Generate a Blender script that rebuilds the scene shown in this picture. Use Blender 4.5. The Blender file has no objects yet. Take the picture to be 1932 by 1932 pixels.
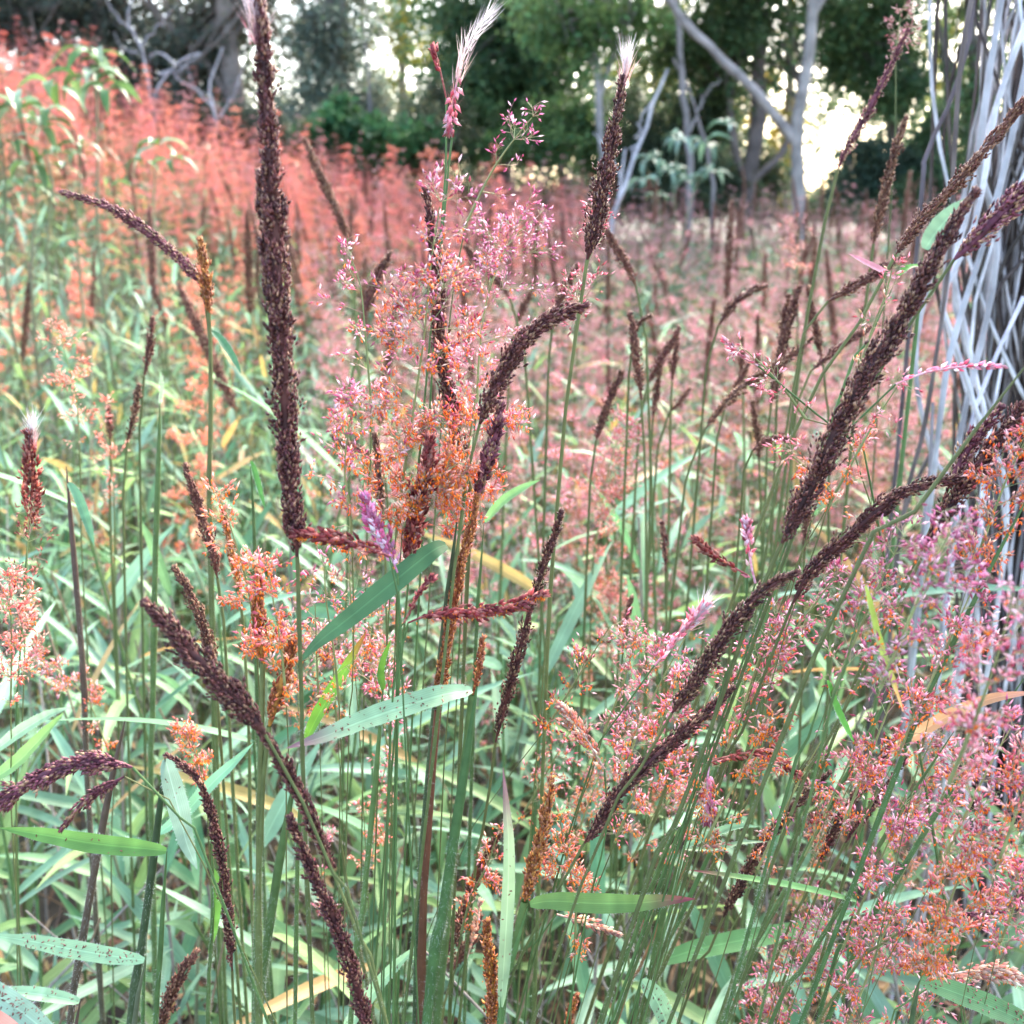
import bpy, math, random
import numpy as np

# ------------------------------------------------------------------ camera, sky, sun, exposure
SC = bpy.context.scene
rng = np.random.default_rng(7)
F = 1937.0            # focal length in photograph pixels (frame 1932 wide)
PITCH = math.radians(16.6)
CZ = 1.05             # eye height above the near ground
cam_d = bpy.data.cameras.new('camera'); cam = bpy.data.objects.new('camera', cam_d)
SC.collection.objects.link(cam); SC.camera = cam
cam.location = (0, 0, CZ); cam.rotation_euler = (math.pi/2 - PITCH, 0, 0)
cam_d.sensor_width = 36; cam_d.lens = 36*F/1932
cam_d.clip_start = 0.01; cam_d.clip_end = 2000
cam_d.dof.use_dof = True; cam_d.dof.focus_distance = 0.52; cam_d.dof.aperture_fstop = 11.5

SUN_EL, SUN_AZ = math.radians(40), math.radians(24)      # azimuth from +Y (view direction) towards +X
W = bpy.data.worlds.new('World'); SC.world = W; W.use_nodes = True
nt = W.node_tree; nt.nodes.clear()
sky = nt.nodes.new('ShaderNodeTexSky'); sky.sky_type = 'NISHITA'; sky.sun_disc = False
sky.sun_elevation = SUN_EL; sky.sun_rotation = SUN_AZ
sky.air_density = 1.0; sky.dust_density = 3.0; sky.ozone_density = 1.0
bg = nt.nodes.new('ShaderNodeBackground'); bg.inputs[1].default_value = 0.15
wo = nt.nodes.new('ShaderNodeOutputWorld')
nt.links.new(sky.outputs[0], bg.inputs[0]); nt.links.new(bg.outputs[0], wo.inputs[0])
sl = bpy.data.lights.new('sun', 'SUN'); sl.energy = 1.5; sl.angle = math.radians(18); sl.color = (1.0, 0.93, 0.84)
sun = bpy.data.objects.new('sun', sl); SC.collection.objects.link(sun)
sun.rotation_euler = (math.radians(90) - SUN_EL, 0, math.pi - SUN_AZ)
SC.view_settings.view_transform = 'Standard'; SC.view_settings.look = 'None'
SC.view_settings.exposure = 3.05; SC.view_settings.gamma = 1.0
SC.cycles.max_bounces = 5; SC.cycles.diffuse_bounces = 2; SC.cycles.glossy_bounces = 2
SC.cycles.transmission_bounces = 4; SC.cycles.transparent_max_bounces = 4
SC.cycles.use_denoising = True

# ------------------------------------------------------------------ helpers
cp, sp = math.cos(PITCH), math.sin(PITCH)
A3 = lambda *a: np.array(a, float)
def ray(px, py):
    u = (px-966)/F; v = (966-py)/F
    return A3(u, cp + v*sp, -sp + v*cp)
def at(px, py, Y):
    """point where the sight line of a photograph pixel meets the vertical plane at distance Y"""
    r = ray(px, py); return A3(0, 0, CZ) + r*(Y/r[1])
def pxm(w, Y):                      # size in metres of w photograph pixels at distance Y
    return w*Y*1.03/F
def sstep(a, b, x):
    t = np.clip((np.asarray(x, float)-a)/(b-a), 0, 1); return t*t*(3-2*t)
def gz(x, y):
    x = np.asarray(x, float); y = np.asarray(y, float)
    b = 0.385*(np.sqrt((x+.9)**2+.15)-(x+.9))*.5*sstep(1.2, 6.5, y)
    b = np.minimum(b, 2.6)*(1-sstep(16, 40, y))
    r = 0.035*np.clip(y, 0, 12)*(1-sstep(14, 40, y))
    return b + r + 0.02*np.sin(x*2.1+1)*np.sin(y*1.7)

def catmull(P, n):
    P = np.asarray(P, float)
    if len(P) == 2: P = np.array([P[0], (P[0]+P[1])/2, P[1]])
    Q = np.vstack([2*P[0]-P[1], P, 2*P[-1]-P[-2]])
    seg = len(P)-1
    d = np.concatenate([[0], np.cumsum(np.linalg.norm(np.diff(P, axis=0), axis=1))])
    s = np.linspace(0, d[-1], n)
    k = np.clip(np.searchsorted(d, s, side='right')-1, 0, seg-1)
    t = ((s-d[k])/np.maximum(d[k+1]-d[k], 1e-9))[:, None]
    p0, p1, p2, p3 = Q[k], Q[k+1], Q[k+2], Q[k+3]
    return 0.5*((2*p1)+(-p0+p2)*t+(2*p0-5*p1+4*p2-p3)*t*t+(-p0+3*p1-3*p2+p3)*t**3)
def unit(v):
    v = np.asarray(v, float); return v/np.maximum(np.linalg.norm(v, axis=-1, keepdims=True), 1e-12)
def tangents(P):
    return unit(np.gradient(P, axis=0))
def frames(P):
    T = tangents(P); n = np.cross(T[0], A3(0.3, 0.9, 0.2)); 
    if np.linalg.norm(n) < 1e-3: n = np.cross(T[0], A3(1, 0, 0))
    N = np.zeros_like(P); N[0] = unit(n)
    for i in range(1, len(P)):
        m = N[i-1]-T[i]*np.dot(N[i-1], T[i]); N[i] = unit(m)
    return T, N, np.cross(T, N)
def ease(P, q):                      # sample polyline at parameters q in 0..1
    x = np.clip(np.asarray(q, float), 0, 1)*(len(P)-1); i = np.clip(x.astype(int), 0, len(P)-2); f = (x-i)[..., None]
    return P[i]*(1-f)+P[i+1]*f

class MB:
    def __init__(s): s.v=[]; s.c=[]; s.q=[]; s.t=[]; s.l=[]; s.n=0
    def add(s, v, c, quads=None, tris=None, luv=None):
        v = np.asarray(v, float).reshape(-1, 3); c = np.asarray(c, float)
        if c.ndim == 1: c = np.tile(c[:3], (len(v), 1))
        if quads is not None and len(quads): s.q.append(np.asarray(quads, int)+s.n)
        if tris is not None and len(tris): s.t.append(np.asarray(tris, int)+s.n)
        s.v.append(v); s.c.append(c); s.l.append(np.zeros((len(v), 3)) if luv is None else luv); s.n += len(v)
    def tube(s, P, R, col, sides=6, cap=True):
        P = np.asarray(P, float); R = np.broadcast_to(np.asarray(R, float), (len(P),)); T, N, B = frames(P)
        a = np.arange(sides)*2*math.pi/sides
        V = P[:, None]+R[:, None, None]*(np.cos(a)[None, :, None]*N[:, None]+np.sin(a)[None, :, None]*B[:, None])
        n = len(P); i = np.arange(n-1)[:, None]*sides; j = np.arange(sides)[None]; k = (j+1) % sides
        q = np.stack([i+j, i+k, i+sides+k, i+sides+j], -1).reshape(-1, 4)
        col = np.asarray(col, float)
        if col.ndim == 2: col = np.repeat(col, sides, 0)
        s.add(V.reshape(-1, 3), col, quads=q)
        return s
    def blade(s, P, Wd, up, col, fold=0.25, across=4, twist=0.0, rip=0.0):
        P = np.asarray(P, float); n = len(P); T = tangents(P); up = np.asarray(up, float)
        S = unit(np.cross(T, up)); U = np.cross(S, T)
        if twist:
            a = np.linspace(0, twist, n)[:, None]; S, U = S*np.cos(a)+U*np.sin(a), U*np.cos(a)-S*np.sin(a)
        w = np.asarray(Wd, float)[:, None, None]*0.5
        x = np.linspace(-1, 1, across+1)[None, :, None]
        z = np.abs(x)**1.3*fold
        if rip: z = z + rip*np.sin(np.arange(n)*1.9)[:, None, None]*x
        V = P[:, None]+w*(x*S[:, None]+z*U[:, None])
        m = across+1; i = np.arange(n-1)[:, None]*m; j = np.arange(across)[None]
        q = np.stack([i+j, i+j+1, i+m+j+1, i+m+j], -1).reshape(-1, 4)
        col = np.asarray(col, float)
        if col.ndim == 2: col = np.repeat(col, m, 0)
        luv = np.stack(np.broadcast_arrays(np.linspace(0, 1, n)[:, None], x[:, :, 0], np.zeros((n, m))), -1).reshape(-1, 3)
        s.add(V.reshape(-1, 3), col, quads=q, luv=luv)
        return s
    def scatter(s, tmpl, pos, d, ln, wd, col, roll=None):
        """copies of a unit template (axis +Z, length 1, width 1) along directions d"""
        tv, tf = tmpl; pos = np.asarray(pos, float).reshape(-1, 3); n = len(pos)
        if n == 0: return s
        d = unit(np.broadcast_to(d, (n, 3))); ref = np.where(np.abs(d[:, 2:3]) > 0.9, A3(1, 0, 0), A3(0, 0, 1))
        a = unit(np.cross(d, ref)); b = np.cross(d, a)
        r = rng.uniform(0, 6.28, n) if roll is None else np.broadcast_to(roll, (n,))
        c_, s_ = np.cos(r)[:, None], np.sin(r)[:, None]; a, b = a*c_+b*s_, b*c_-a*s_
        ln = np.broadcast_to(ln, (n,))[:, None, None]; wd = np.broadcast_to(wd, (n,))[:, None, None]
        V = pos[:, None]+wd*(tv[None, :, 0:1]*a[:, None]+tv[None, :, 1:2]*b[:, None])+ln*tv[None, :, 2:3]*d[:, None]
        f = (np.arange(n)[:, None, None]*len(tv)+tf[None]).reshape(-1, tf.shape[1])
        col = np.asarray(col, float)
        if col.ndim == 2: col = np.repeat(col, len(tv), 0)
        if tf.shape[1] == 3: s.add(V.reshape(-1, 3), col, tris=f)
        else: s.add(V.reshape(-1, 3), col, quads=f)
        return s
    def mesh(s, name, mat, origin=None, smooth=True):
        me = bpy.data.meshes.new(name)
        if s.n == 0: return me
        v = np.vstack(s.v); c = np.vstack(s.c); l = np.vstack(s.l)
        if origin is not None: v = v-np.asarray(origin)
        q = np.vstack(s.q) if s.q else np.zeros((0, 4), int); t = np.vstack(s.t) if s.t else np.zeros((0, 3), int)
        lp = np.concatenate([q.ravel(), t.ravel()]); tot = np.concatenate([np.full(len(q), 4), np.full(len(t), 3)])
        st = np.concatenate([[0], np.cumsum(tot)[:-1]])
        me.vertices.add(len(v)); me.vertices.foreach_set('co', v.astype(np.float32).ravel())
        me.loops.add(len(lp)); me.loops.foreach_set('vertex_index', lp.astype(np.int32))
        me.polygons.add(len(tot)); me.polygons.foreach_set('loop_start', st.astype(np.int32)); me.polygons.foreach_set('loop_total', tot.astype(np.int32))
        me.polygons.foreach_set('use_smooth', np.full(len(tot), smooth))
        at_ = me.attributes.new('col', 'FLOAT_COLOR', 'POINT')
        at_.data.foreach_set('color', np.hstack([np.clip(c, 0, 1), np.ones((len(c), 1))]).astype(np.float32).ravel())
        if np.any(l):
            al = me.attributes.new('luv', 'FLOAT_VECTOR', 'POINT'); al.data.foreach_set('vector', l.astype(np.float32).ravel())
        me.materials.append(mat); me.update(calc_edges=True)
        return me

def link(name, data, parent=None, loc=None):
    o = bpy.data.objects.new(name, data); SC.collection.objects.link(o)
    if parent is not None: o.parent = parent
    if loc is not None: o.location = loc
    return o
def thing(name, label, cat, loc, group=None):
    o = link(name, None, None, loc); o.empty_display_size = 0.02
    tag(o, label, cat, group); return o
def tag(o, label=None, cat=None, group=None, kind=None):
    if label: o['label'] = label
    if cat: o['category'] = cat
    if group: o['group'] = group
    if kind: o['kind'] = kind
    return o
def copy_tree(o, parent=None):
    c = o.copy(); SC.collection.objects.link(c)
    if parent is not None: c.parent = parent
    for ch in list(KIDS.get(o.name, [])): copy_tree(ch, c)
    return c
KIDS = {}
def part(name, mb, mat, parent, kind=None, smooth=True, origin=None):
    o = link(name, mb.mesh(name, mat, origin, smooth), parent)
    if kind: o['kind'] = kind
    KIDS.setdefault(parent.name, []).append(o)
    return o

# templates
def spindle(k=4, m=0.4, r=0.5):
    a = np.arange(k)*2*math.pi/k
    v = np.vstack([[0, 0, 0], np.c_[np.cos(a)*r, np.sin(a)*r, np.full(k, m)], [0, 0, 1]])
    f = [[0, 1+(i+1) % k, 1+i] for i in range(k)]+[[k+1, 1+i, 1+(i+1) % k] for i in range(k)]
    return v, np.array(f)
SPK = spindle(4, 0.38); SPK5 = spindle(5, 0.4); SPK3 = spindle(3, 0.4)
DIA = (np.array([[0, 0, 0], [.5, .12, .45], [0, 0, 1], [-.5, .12, .45]], float), np.array([[0, 1, 2, 3]]))
a3 = np.arange(3)*2*math.pi/3
PRI = (np.vstack([np.c_[np.cos(a3)*.5, np.sin(a3)*.5, 0*a3], np.c_[np.cos(a3)*.4, np.sin(a3)*.4, 0*a3+1]]), np.array([[0, 1, 4, 3], [1, 2, 5, 4], [2, 0, 3, 5]]))
HAIR = (np.array([[-.5, 0, 0], [.5, 0, 0], [0, 0, 1]], float), np.array([[0, 1, 2]]))

# ------------------------------------------------------------------ materials
def new_mat(name):
    m = bpy.data.materials.new(name); m.use_nodes = True; n = m.node_tree; n.nodes.clear(); return m, n
def veg(name, rough=0.55, trans=0.0, spec=0.3, noise=0.25, nscale=60, leaf=False, rnd=0.15, gain=1.0, sheen=0.0, bark=0):
    m, n = new_mat(name); N = n.nodes.new; L = n.links.new
    out = N('ShaderNodeOutputMaterial'); pb = N('ShaderNodeBsdfPrincipled'); at_ = N('ShaderNodeAttribute'); at_.attribute_name = 'col'
    pb.inputs['Roughness'].default_value = rough; pb.inputs['Specular IOR Level'].default_value = spec
    if sheen: pb.inputs['Sheen Weight'].default_value = sheen; pb.inputs['Sheen Roughness'].default_value = 0.4
    tc = N('ShaderNodeTexCoord'); nz = N('ShaderNodeTexNoise'); nz.inputs['Scale'].default_value = nscale; nz.inputs['Detail'].default_value = 3
    L(tc.outputs['Object'], nz.inputs['Vector'])
    mr = N('ShaderNodeMapRange'); mr.inputs[1].default_value = 0.25; mr.inputs[2].default_value = 0.75
    mr.inputs[3].default_value = gain*(1-noise); mr.inputs[4].default_value = gain*(1+noise); L(nz.outputs['Fac'], mr.inputs[0])
    oi = N('ShaderNodeObjectInfo'); hs = N('ShaderNodeHueSaturation')
    r1 = N('ShaderNodeMapRange'); r1.inputs[3].default_value = 1-rnd; r1.inputs[4].default_value = 1+rnd; L(oi.outputs['Random'], r1.inputs[0])
    mm = N('ShaderNodeMath'); mm.operation = 'MULTIPLY'; L(mr.outputs[0], mm.inputs[0]); L(r1.outputs[0], mm.inputs[1])
    val = mm.outputs[0]
    if leaf:
        lu = N('ShaderNodeAttribute'); lu.attribute_name = 'luv'; sx = N('ShaderNodeSeparateXYZ'); L(lu.outputs['Vector'], sx.inputs[0])
        w = N('ShaderNodeMath'); w.operation = 'MULTIPLY'; w.inputs[1].default_value = 34; L(sx.outputs['Y'], w.inputs[0])
        w2 = N('ShaderNodeMath'); w2.operation = 'SINE'; L(w.outputs[0], w2.inputs[0])
        w3 = N('ShaderNodeMapRange'); w3.inputs[1].default_value = -1; w3.inputs[3].default_value = 0.96; w3.inputs[4].default_value = 1.04; L(w2.outputs[0], w3.inputs[0])
        ab = N('ShaderNodeMath'); ab.operation = 'ABSOLUTE'; L(sx.outputs['Y'], ab.inputs[0])
        md = N('ShaderNodeMapRange'); md.inputs[1].default_value = 0.03; md.inputs[2].default_value = 0.1; md.inputs[3].default_value = 1.3; md.inputs[4].default_value = 1.0; L(ab.outputs[0], md.inputs[0])
        m2 = N('ShaderNodeMath'); m2.operation = 'MULTIPLY'; L(w3.outputs[0], m2.inputs[0]); L(md.outputs[0], m2.inputs[1])
        m3 = N('ShaderNodeMath'); m3.operation = 'MULTIPLY'; L(m2.outputs[0], m3.inputs[0]); L(val, m3.inputs[1]); val = m3.outputs[0]
        bp = N('ShaderNodeBump'); bp.inputs['Strength'].default_value = 0.12; bp.inputs['Distance'].default_value = 0.0006
        L(w2.outputs[0], bp.inputs['Height']); L(bp.outputs[0], pb.inputs['Normal'])
    if bark:
        bn = N('ShaderNodeTexNoise'); bn.inputs['Scale'].default_value = bark; bn.inputs['Detail'].default_value = 6; mpn = N('ShaderNodeMapping'); mpn.inputs['Scale'].default_value = (1, 1, .22)
        L(tc.outputs['Object'], mpn.inputs[0]); L(mpn.outputs[0], bn.inputs['Vector']); bp = N('ShaderNodeBump'); bp.inputs['Strength'].default_value = .7; bp.inputs['Distance'].default_value = .4/bark
        L(bn.outputs['Fac'], bp.inputs['Height']); L(bp.outputs[0], pb.inputs['Normal'])
    L(at_.outputs['Color'], hs.inputs['Color']); L(val, hs.inputs['Value'])
    h1 = N('ShaderNodeMapRange'); h1.inputs[3].default_value = 0.5-rnd*0.08; h1.inputs[4].default_value = 0.5+rnd*0.08
    fr = N('ShaderNodeMath'); fr.operation = 'FRACT'; ml = N('ShaderNodeMath'); ml.operation = 'MULTIPLY'; ml.inputs[1].default_value = 17.3
    L(oi.outputs['Random'], ml.inputs[0]); L(ml.outputs[0], fr.inputs[0]); L(fr.outputs[0], h1.inputs[0]); L(h1.outputs[0], hs.inputs['Hue'])
    L(hs.outputs[0], pb.inputs['Base Color'])
    if trans > 0:
        tr = N('ShaderNodeBsdfTranslucent'); mx = N('ShaderNodeMixShader'); mx.inputs[0].default_value = trans
        L(hs.outputs[0], tr.inputs[0]); L(pb.outputs[0], mx.inputs[1]); L(tr.outputs[0], mx.inputs[2]); L(mx.outputs[0], out.inputs[0])
    else: L(pb.outputs[0], out.inputs[0])
    return m
M_LEAF = veg('grass_leaf', 0.5, 0.38, 0.3, 0.2, 45, leaf=True, rnd=0.22, sheen=0.12)
M_CULM = veg('grass_culm', 0.6, 0.0, 0.25, 0.28, 120, rnd=0.2)
M_HAIR = veg('pale_hair', 0.6, 0.4, 0.2, 0.05, 30, rnd=0.05)
M_DARK = veg('dark_spikelet', 0.55, 0.1, 0.3, 0.35, 500, rnd=0.1)
M_PINK = veg('pink_spikelet', 0.45, 0.62, 0.3, 0.15, 400, rnd=0.12)
M_ANTH = veg('orange_anther', 0.5, 0.6, 0.3, 0.2, 400, rnd=0.05)
M_BRCH = veg('panicle_branch', 0.5, 0.25, 0.3, 0.1, 100, rnd=0.05)
M_FOL = veg('tree_foliage', 0.5, 0.48, 0.3, 0.35, 1.3, rnd=0.1)
M_BARK = veg('bark', 0.85, 0.0, 0.15, 0.45, 9, rnd=0.1, bark=22)
M_STRAND = veg('weathered_stem', 0.8, 0.0, 0.2, 0.5, 28, rnd=0.3, bark=160)
M_SHRUB = veg('shrub_leaf', 0.45, 0.35, 0.4, 0.25, 30, rnd=0.2)
M_LIT = veg('litter', 0.9, 0.1, 0.1, 0.4, 30, rnd=0.3)

def ground_mat():
    m, n = new_mat('soil'); N = n.nodes.new; L = n.links.new
    out = N('ShaderNodeOutputMaterial'); pb = N('ShaderNodeBsdfPrincipled'); pb.inputs['Roughness'].default_value = 0.95
    tc = N('ShaderNodeTexCoord'); a = N('ShaderNodeTexNoise'); a.inputs['Scale'].default_value = 9; a.inputs['Detail'].default_value = 8
    b = N('ShaderNodeTexNoise'); b.inputs['Scale'].default_value = 0.35; b.inputs['Detail'].default_value = 4
    L(tc.outputs['Object'], a.inputs['Vector']); L(tc.outputs['Object'], b.inputs['Vector'])
    r = N('ShaderNodeValToRGB'); r.color_ramp.elements[0].position = 0.3; r.color_ramp.elements[0].color = (.022, .014, .009, 1)
    r.color_ramp.elements[1].position = 0.75; r.color_ramp.elements[1].color = (.11, .075, .045, 1)
    L(a.outputs['Fac'], r.inputs[0]); mx = N('ShaderNodeMix'); mx.data_type = 'RGBA'; mx.inputs[7].default_value = (.05, .075, .025, 1)
    m2 = N('ShaderNodeMapRange'); m2.inputs[1].default_value = .4; m2.inputs[2].default_value = .65; m2.inputs[4].default_value = .6
    L(b.outputs['Fac'], m2.inputs[0]); L(m2.outputs[0], mx.inputs[0]); L(r.outputs[0], mx.inputs[6]); L(mx.outputs[2], pb.inputs['Base Color'])
    bp = N('ShaderNodeBump'); bp.inputs['Strength'].default_value = .8; bp.inputs['Distance'].default_value = .02; L(a.outputs['Fac'], bp.inputs['Height']); L(bp.outputs[0], pb.inputs['Normal'])
    L(pb.outputs[0], out.inputs[0]); return m

# ------------------------------------------------------------------ ground
xs = np.concatenate([[-600, -250, -100, -50, -25], np.arange(-14, 14.1, 0.35), [25, 50, 100, 250, 600]])
ys = np.concatenate([[-300, -80, -20, -6], np.arange(-2, 20.1, 0.35), [24, 30, 40, 60, 100, 200, 400, 800]])
gx, gy = np.meshgrid(xs, ys); mb = MB(); nx = len(xs)
i = np.arange(len(ys)-1)[:, None]*nx; j = np.arange(nx-1)[None]
mb.add(np.stack([gx, gy, gz(gx, gy)], -1).reshape(-1, 3), (.05, .035, .02), quads=np.stack([i+j, i+j+1, i+nx+j+1, i+nx+j], -1).reshape(-1, 4))
go = link('ground', mb.mesh('ground', ground_mat())); tag(go, 'dark brown soil under the meadow grass', kind='structure')

# ------------------------------------------------------------------ palettes (base colours)
def pal(*cs): return np.array(cs, float)
PALS = dict(
    dark=pal((.088, .026, .021), (.12, .040, .030), (.052, .017, .016), (.16, .06, .042), (.10, .030, .030), (.27, .15, .085)),
    brown=pal((.15, .05, .033), (.19, .08, .05), (.10, .034, .026), (.27, .14, .08)),
    purple=pal((.13, .030, .045), (.19, .055, .07), (.09, .022, .03), (.26, .10, .10), (.32, .18, .10)),
    orange=pal((.36, .12, .035), (.26, .075, .022), (.5, .2, .05), (.2, .05, .02), (.42, .16, .09)),
    lilac=pal((.72, .31, .45), (.80, .46, .58), (.64, .22, .37), (.88, .69, .75), (.52, .13, .22)),
    pink=pal((.84, .38, .46), (.88, .52, .58), (.78, .28, .35), (.91, .70, .71), (.62, .15, .20)),
    coral=pal((.90, .45, .38), (.92, .56, .48), (.86, .34, .29), (.92, .68, .57), (.72, .22, .17)),
    drift=pal((.92, .36, .30), (.94, .48, .40), (.88, .26, .22), (.94, .56, .44), (.94, .40, .20)),
    rose=pal((.66, .37, .41), (.72, .46, .49), (.58, .29, .33), (.76, .56, .54), (.52, .28, .27)),
    driftpink=pal((.92, .36, .36), (.93, .48, .47), (.86, .26, .28), (.93, .56, .52)),
    straw=pal((.72, .50, .30), (.80, .55, .38), (.62, .44, .22), (.85, .5, .36)),
    redbrown=pal((.34, .075, .075), (.26, .05, .055), (.45, .14, .12), (.55, .25, .2)),
    cream=pal((.7, .5, .36), (.78, .6, .48), (.6, .3, .24), (.72, .4, .3)),
    white=pal((.8, .78, .76), (.75, .65, .68), (.82, .8, .8)))
ORANGE = pal((.98, .34, .04), (.98, .44, .07), (.97, .27, .05))
GREEN = A3(.15, .26, .085)
def pick(p, n, j=0.12):
    p = PALS[p] if isinstance(p, str) else p
    return p[rng.integers(0, len(p), n)]*rng.uniform(1-j, 1+j, (n, 1))

# ------------------------------------------------------------------ seed heads
def dense_head(P, r, palette, slen=.0022, dens=1.0, spread=.30, blen=.013, loose=0.15, rough=1.0, low=False, core=.5):
    """spike-like head along P (base -> tip): appressed branchlets crowded with spikelets. returns axis mb, spikelet mb"""
    Lh = np.sum(np.linalg.norm(np.diff(P, axis=0), axis=1)); T, N, B = frames(P); ax = MB(); sp_ = MB()
    cr = np.interp(np.linspace(0, 1, len(P)), [0, .06, .25, .6, .85, 1], [.3, .75, 1, .92, .6, .12])*r*core; cd = PALS[palette]; ax.tube(P, np.maximum(cr, .0005), cd[rng.integers(0, min(3, len(cd)), len(P))]*.8, 6)
    K = int(dens*Lh/.00046*(r/.0045)**0.8); t0 = rng.uniform(0, 1, K); az = rng.uniform(0, 6.283, K)
    ln = blen*(1.05-0.75*t0)*rng.uniform(.6, 1.25, K); out = np.where(rng.random(K) < loose, rng.uniform(1.1, 1.6, K), rng.uniform(.7, 1.08, K))
    m = 5 if low else 7
    s = np.tile(np.linspace(.12, 1, m), (K, 1)) + rng.uniform(-.05, .05, (K, m))
    tt = np.clip(t0[:, None]+s*ln[:, None]/Lh, 0, 1)
    prof = np.interp(tt, [0, .06, .25, .6, .85, 1], [.45, .8, 1, .92, .6, .16])
    rad = r*prof*np.where(out[:, None] > 1.09, np.clip(s*1.2, .3, 1)*out[:, None], rng.uniform(.58, 1.0, (K, m))*np.clip(.6+s, 0, 1))*rough*(1+.13*np.sin(tt*Lh*260+az[0])+.10*np.sin(tt*Lh*610+2*az[1]))
    side = rng.uniform(-.25, .25, (K, m)); a = az[:, None]+side
    tf = tt.ravel(); pos = ease(P, tf); n_, b_, t_ = ease(N, tf), ease(B, tf), ease(T, tf)
    rd = np.cos(a.ravel())[:, None]*n_+np.sin(a.ravel())[:, None]*b_
    d = t_+rd*(spread*out[:, None]*np.ones((1, m))).ravel()[:, None]*rng.uniform(.5, 1.9, (K*m, 1))+.25*rng.standard_normal((K*m, 3))
    pos = pos+rd*rad.ravel()[:, None]; k = K*m
    sp_.scatter(SPK3 if low else SPK, pos, d, 1.22*slen*rng.uniform(.75, 1.25, k), slen*rng.uniform(.46, .64, k), pick(palette, k, .25)*np.repeat(rng.uniform(.65, 1.5, K), m)[:, None])
    return ax, sp_, pos
def hang_anthers(pos, frac, size=.0016):
    mb = MB(); k = rng.random(len(pos)) < frac; p = pos[k]
    if len(p) == 0: return None
    p = np.repeat(p, 2, 0)+rng.normal(0, .0008, (2*len(p), 3))+A3(0, 0, -.0006); n = len(p)
    d = A3(0, 0, -1)+rng.normal(0, .35, (n, 3))
    mb.scatter(SPK3, p, d, size*rng.uniform(.7, 1.2, n), size*.42, pick(ORANGE, n)); return mb
def airy_head(P, spread, nodes, pal_lo, pal_hi, slen=.0036, nb=4, step=.0052, anth=(.4, .05), droop=.25, ang=(30, 75), low=False, dens=1.0):
    """open panicle along P (base -> tip): whorls of hair-thin branches carrying separate spikelets"""
    T, N, B = frames(P); br = MB(); sk = MB(); segp=[]; segd=[]; segl=[]; segw=[]; SP=[]; SD=[]; ST=[]
    for t in np.linspace(.03, .97, nodes):
        c = ease(P, t); tn, nn, bb = ease(T, t), ease(N, t), ease(B, t)
        for _ in range(max(1, int(rng.poisson(nb*dens)))):
            L = spread*(.25+.75*math.sin(math.pi*min(1, .25+.75*(1-t))))*(.35+.65*(1-t)**.6)*rng.uniform(.55, 1.15)
            a = math.radians(rng.uniform(*ang)); az = rng.uniform(0, 6.283)
            d = unit(tn*math.cos(a)+(nn*math.cos(az)+bb*math.sin(az))*math.sin(a)); p = c.copy(); ns = max(3, int(L/.011)); st = L/ns
            for k in range(ns):
                q = p+d*st; segp.append(p); segd.append(d); segl.append(st*1.02); segw.append(.00042*(1-.5*k/ns))
                if k >= ns*.22:
                    for _ in range(max(1, int(rng.poisson(st/step*5.0)))):
                        s0 = p+d*st*rng.random(); d2 = unit(d+.75*rng.standard_normal(3)+A3(0, 0, .05)); l2 = rng.uniform(.003, .011)*(1 if L > .03 else .6)
                        segp.append(s0); segd.append(d2); segl.append(l2); segw.append(.00026)
                        for e in range(rng.integers(1, 3)):
                            SP.append(s0+d2*l2*(1-.4*e)); SD.append(unit(d2+.5*rng.standard_normal(3))); ST.append(t)
                p = q; d = unit(d+.16*rng.standard_normal(3)+A3(0, 0, -droop*st/.05))
    SP, SD, ST = np.array(SP), np.array(SD), np.array(ST); n = len(SP)
    br.scatter(PRI, np.array(segp), np.array(segd), np.array(segl), np.array(segw), pick(pal((.42, .36, .20), (.5, .28, .24), (.35, .4, .18)), len(segp)))
    lo = pick(pal_lo, n); hi = pick(pal_hi, n); col = np.where((rng.random(n) < ST)[:, None], hi, lo)
    sk.scatter(SPK3, SP, SD, slen*rng.uniform(.7, 1.25, n), slen*rng.uniform(.26, .40, n), col)
    fr = anth[0]*(1-ST)+anth[1]*ST; keep = rng.random(n) < fr
    return br, sk, (hang_anthers(SP[keep], 1.0, .0022) if keep.any() else None)
def plume(P, r, palette):
    """silky unopened tip: long fine bristles lying along P"""
    mb = MB(); T, N, B = frames(P); n = 190; t = rng.uniform(0, .95, n); az = rng.uniform(0, 6.283, n)
    rd = np.cos(az)[:, None]*ease(N, t)+np.sin(az)[:, None]*ease(B, t)
    pos = ease(P, t)+rd*(r*.6*rng.random((n, 1))); d = ease(T, t)+rd*rng.uniform(.05, .8, (n, 1))*rng.random((n, 1))+.12*rng.standard_normal((n, 3))
    c = pick(palette, n); f = t[:, None]**.7; c = c*f+(1-f)*pick('purple', n)*2.2
    mb.scatter(HAIR, pos, d, rng.uniform(.006, .015, n), rng.uniform(.0002, .00045, n), c); return mb

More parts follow.
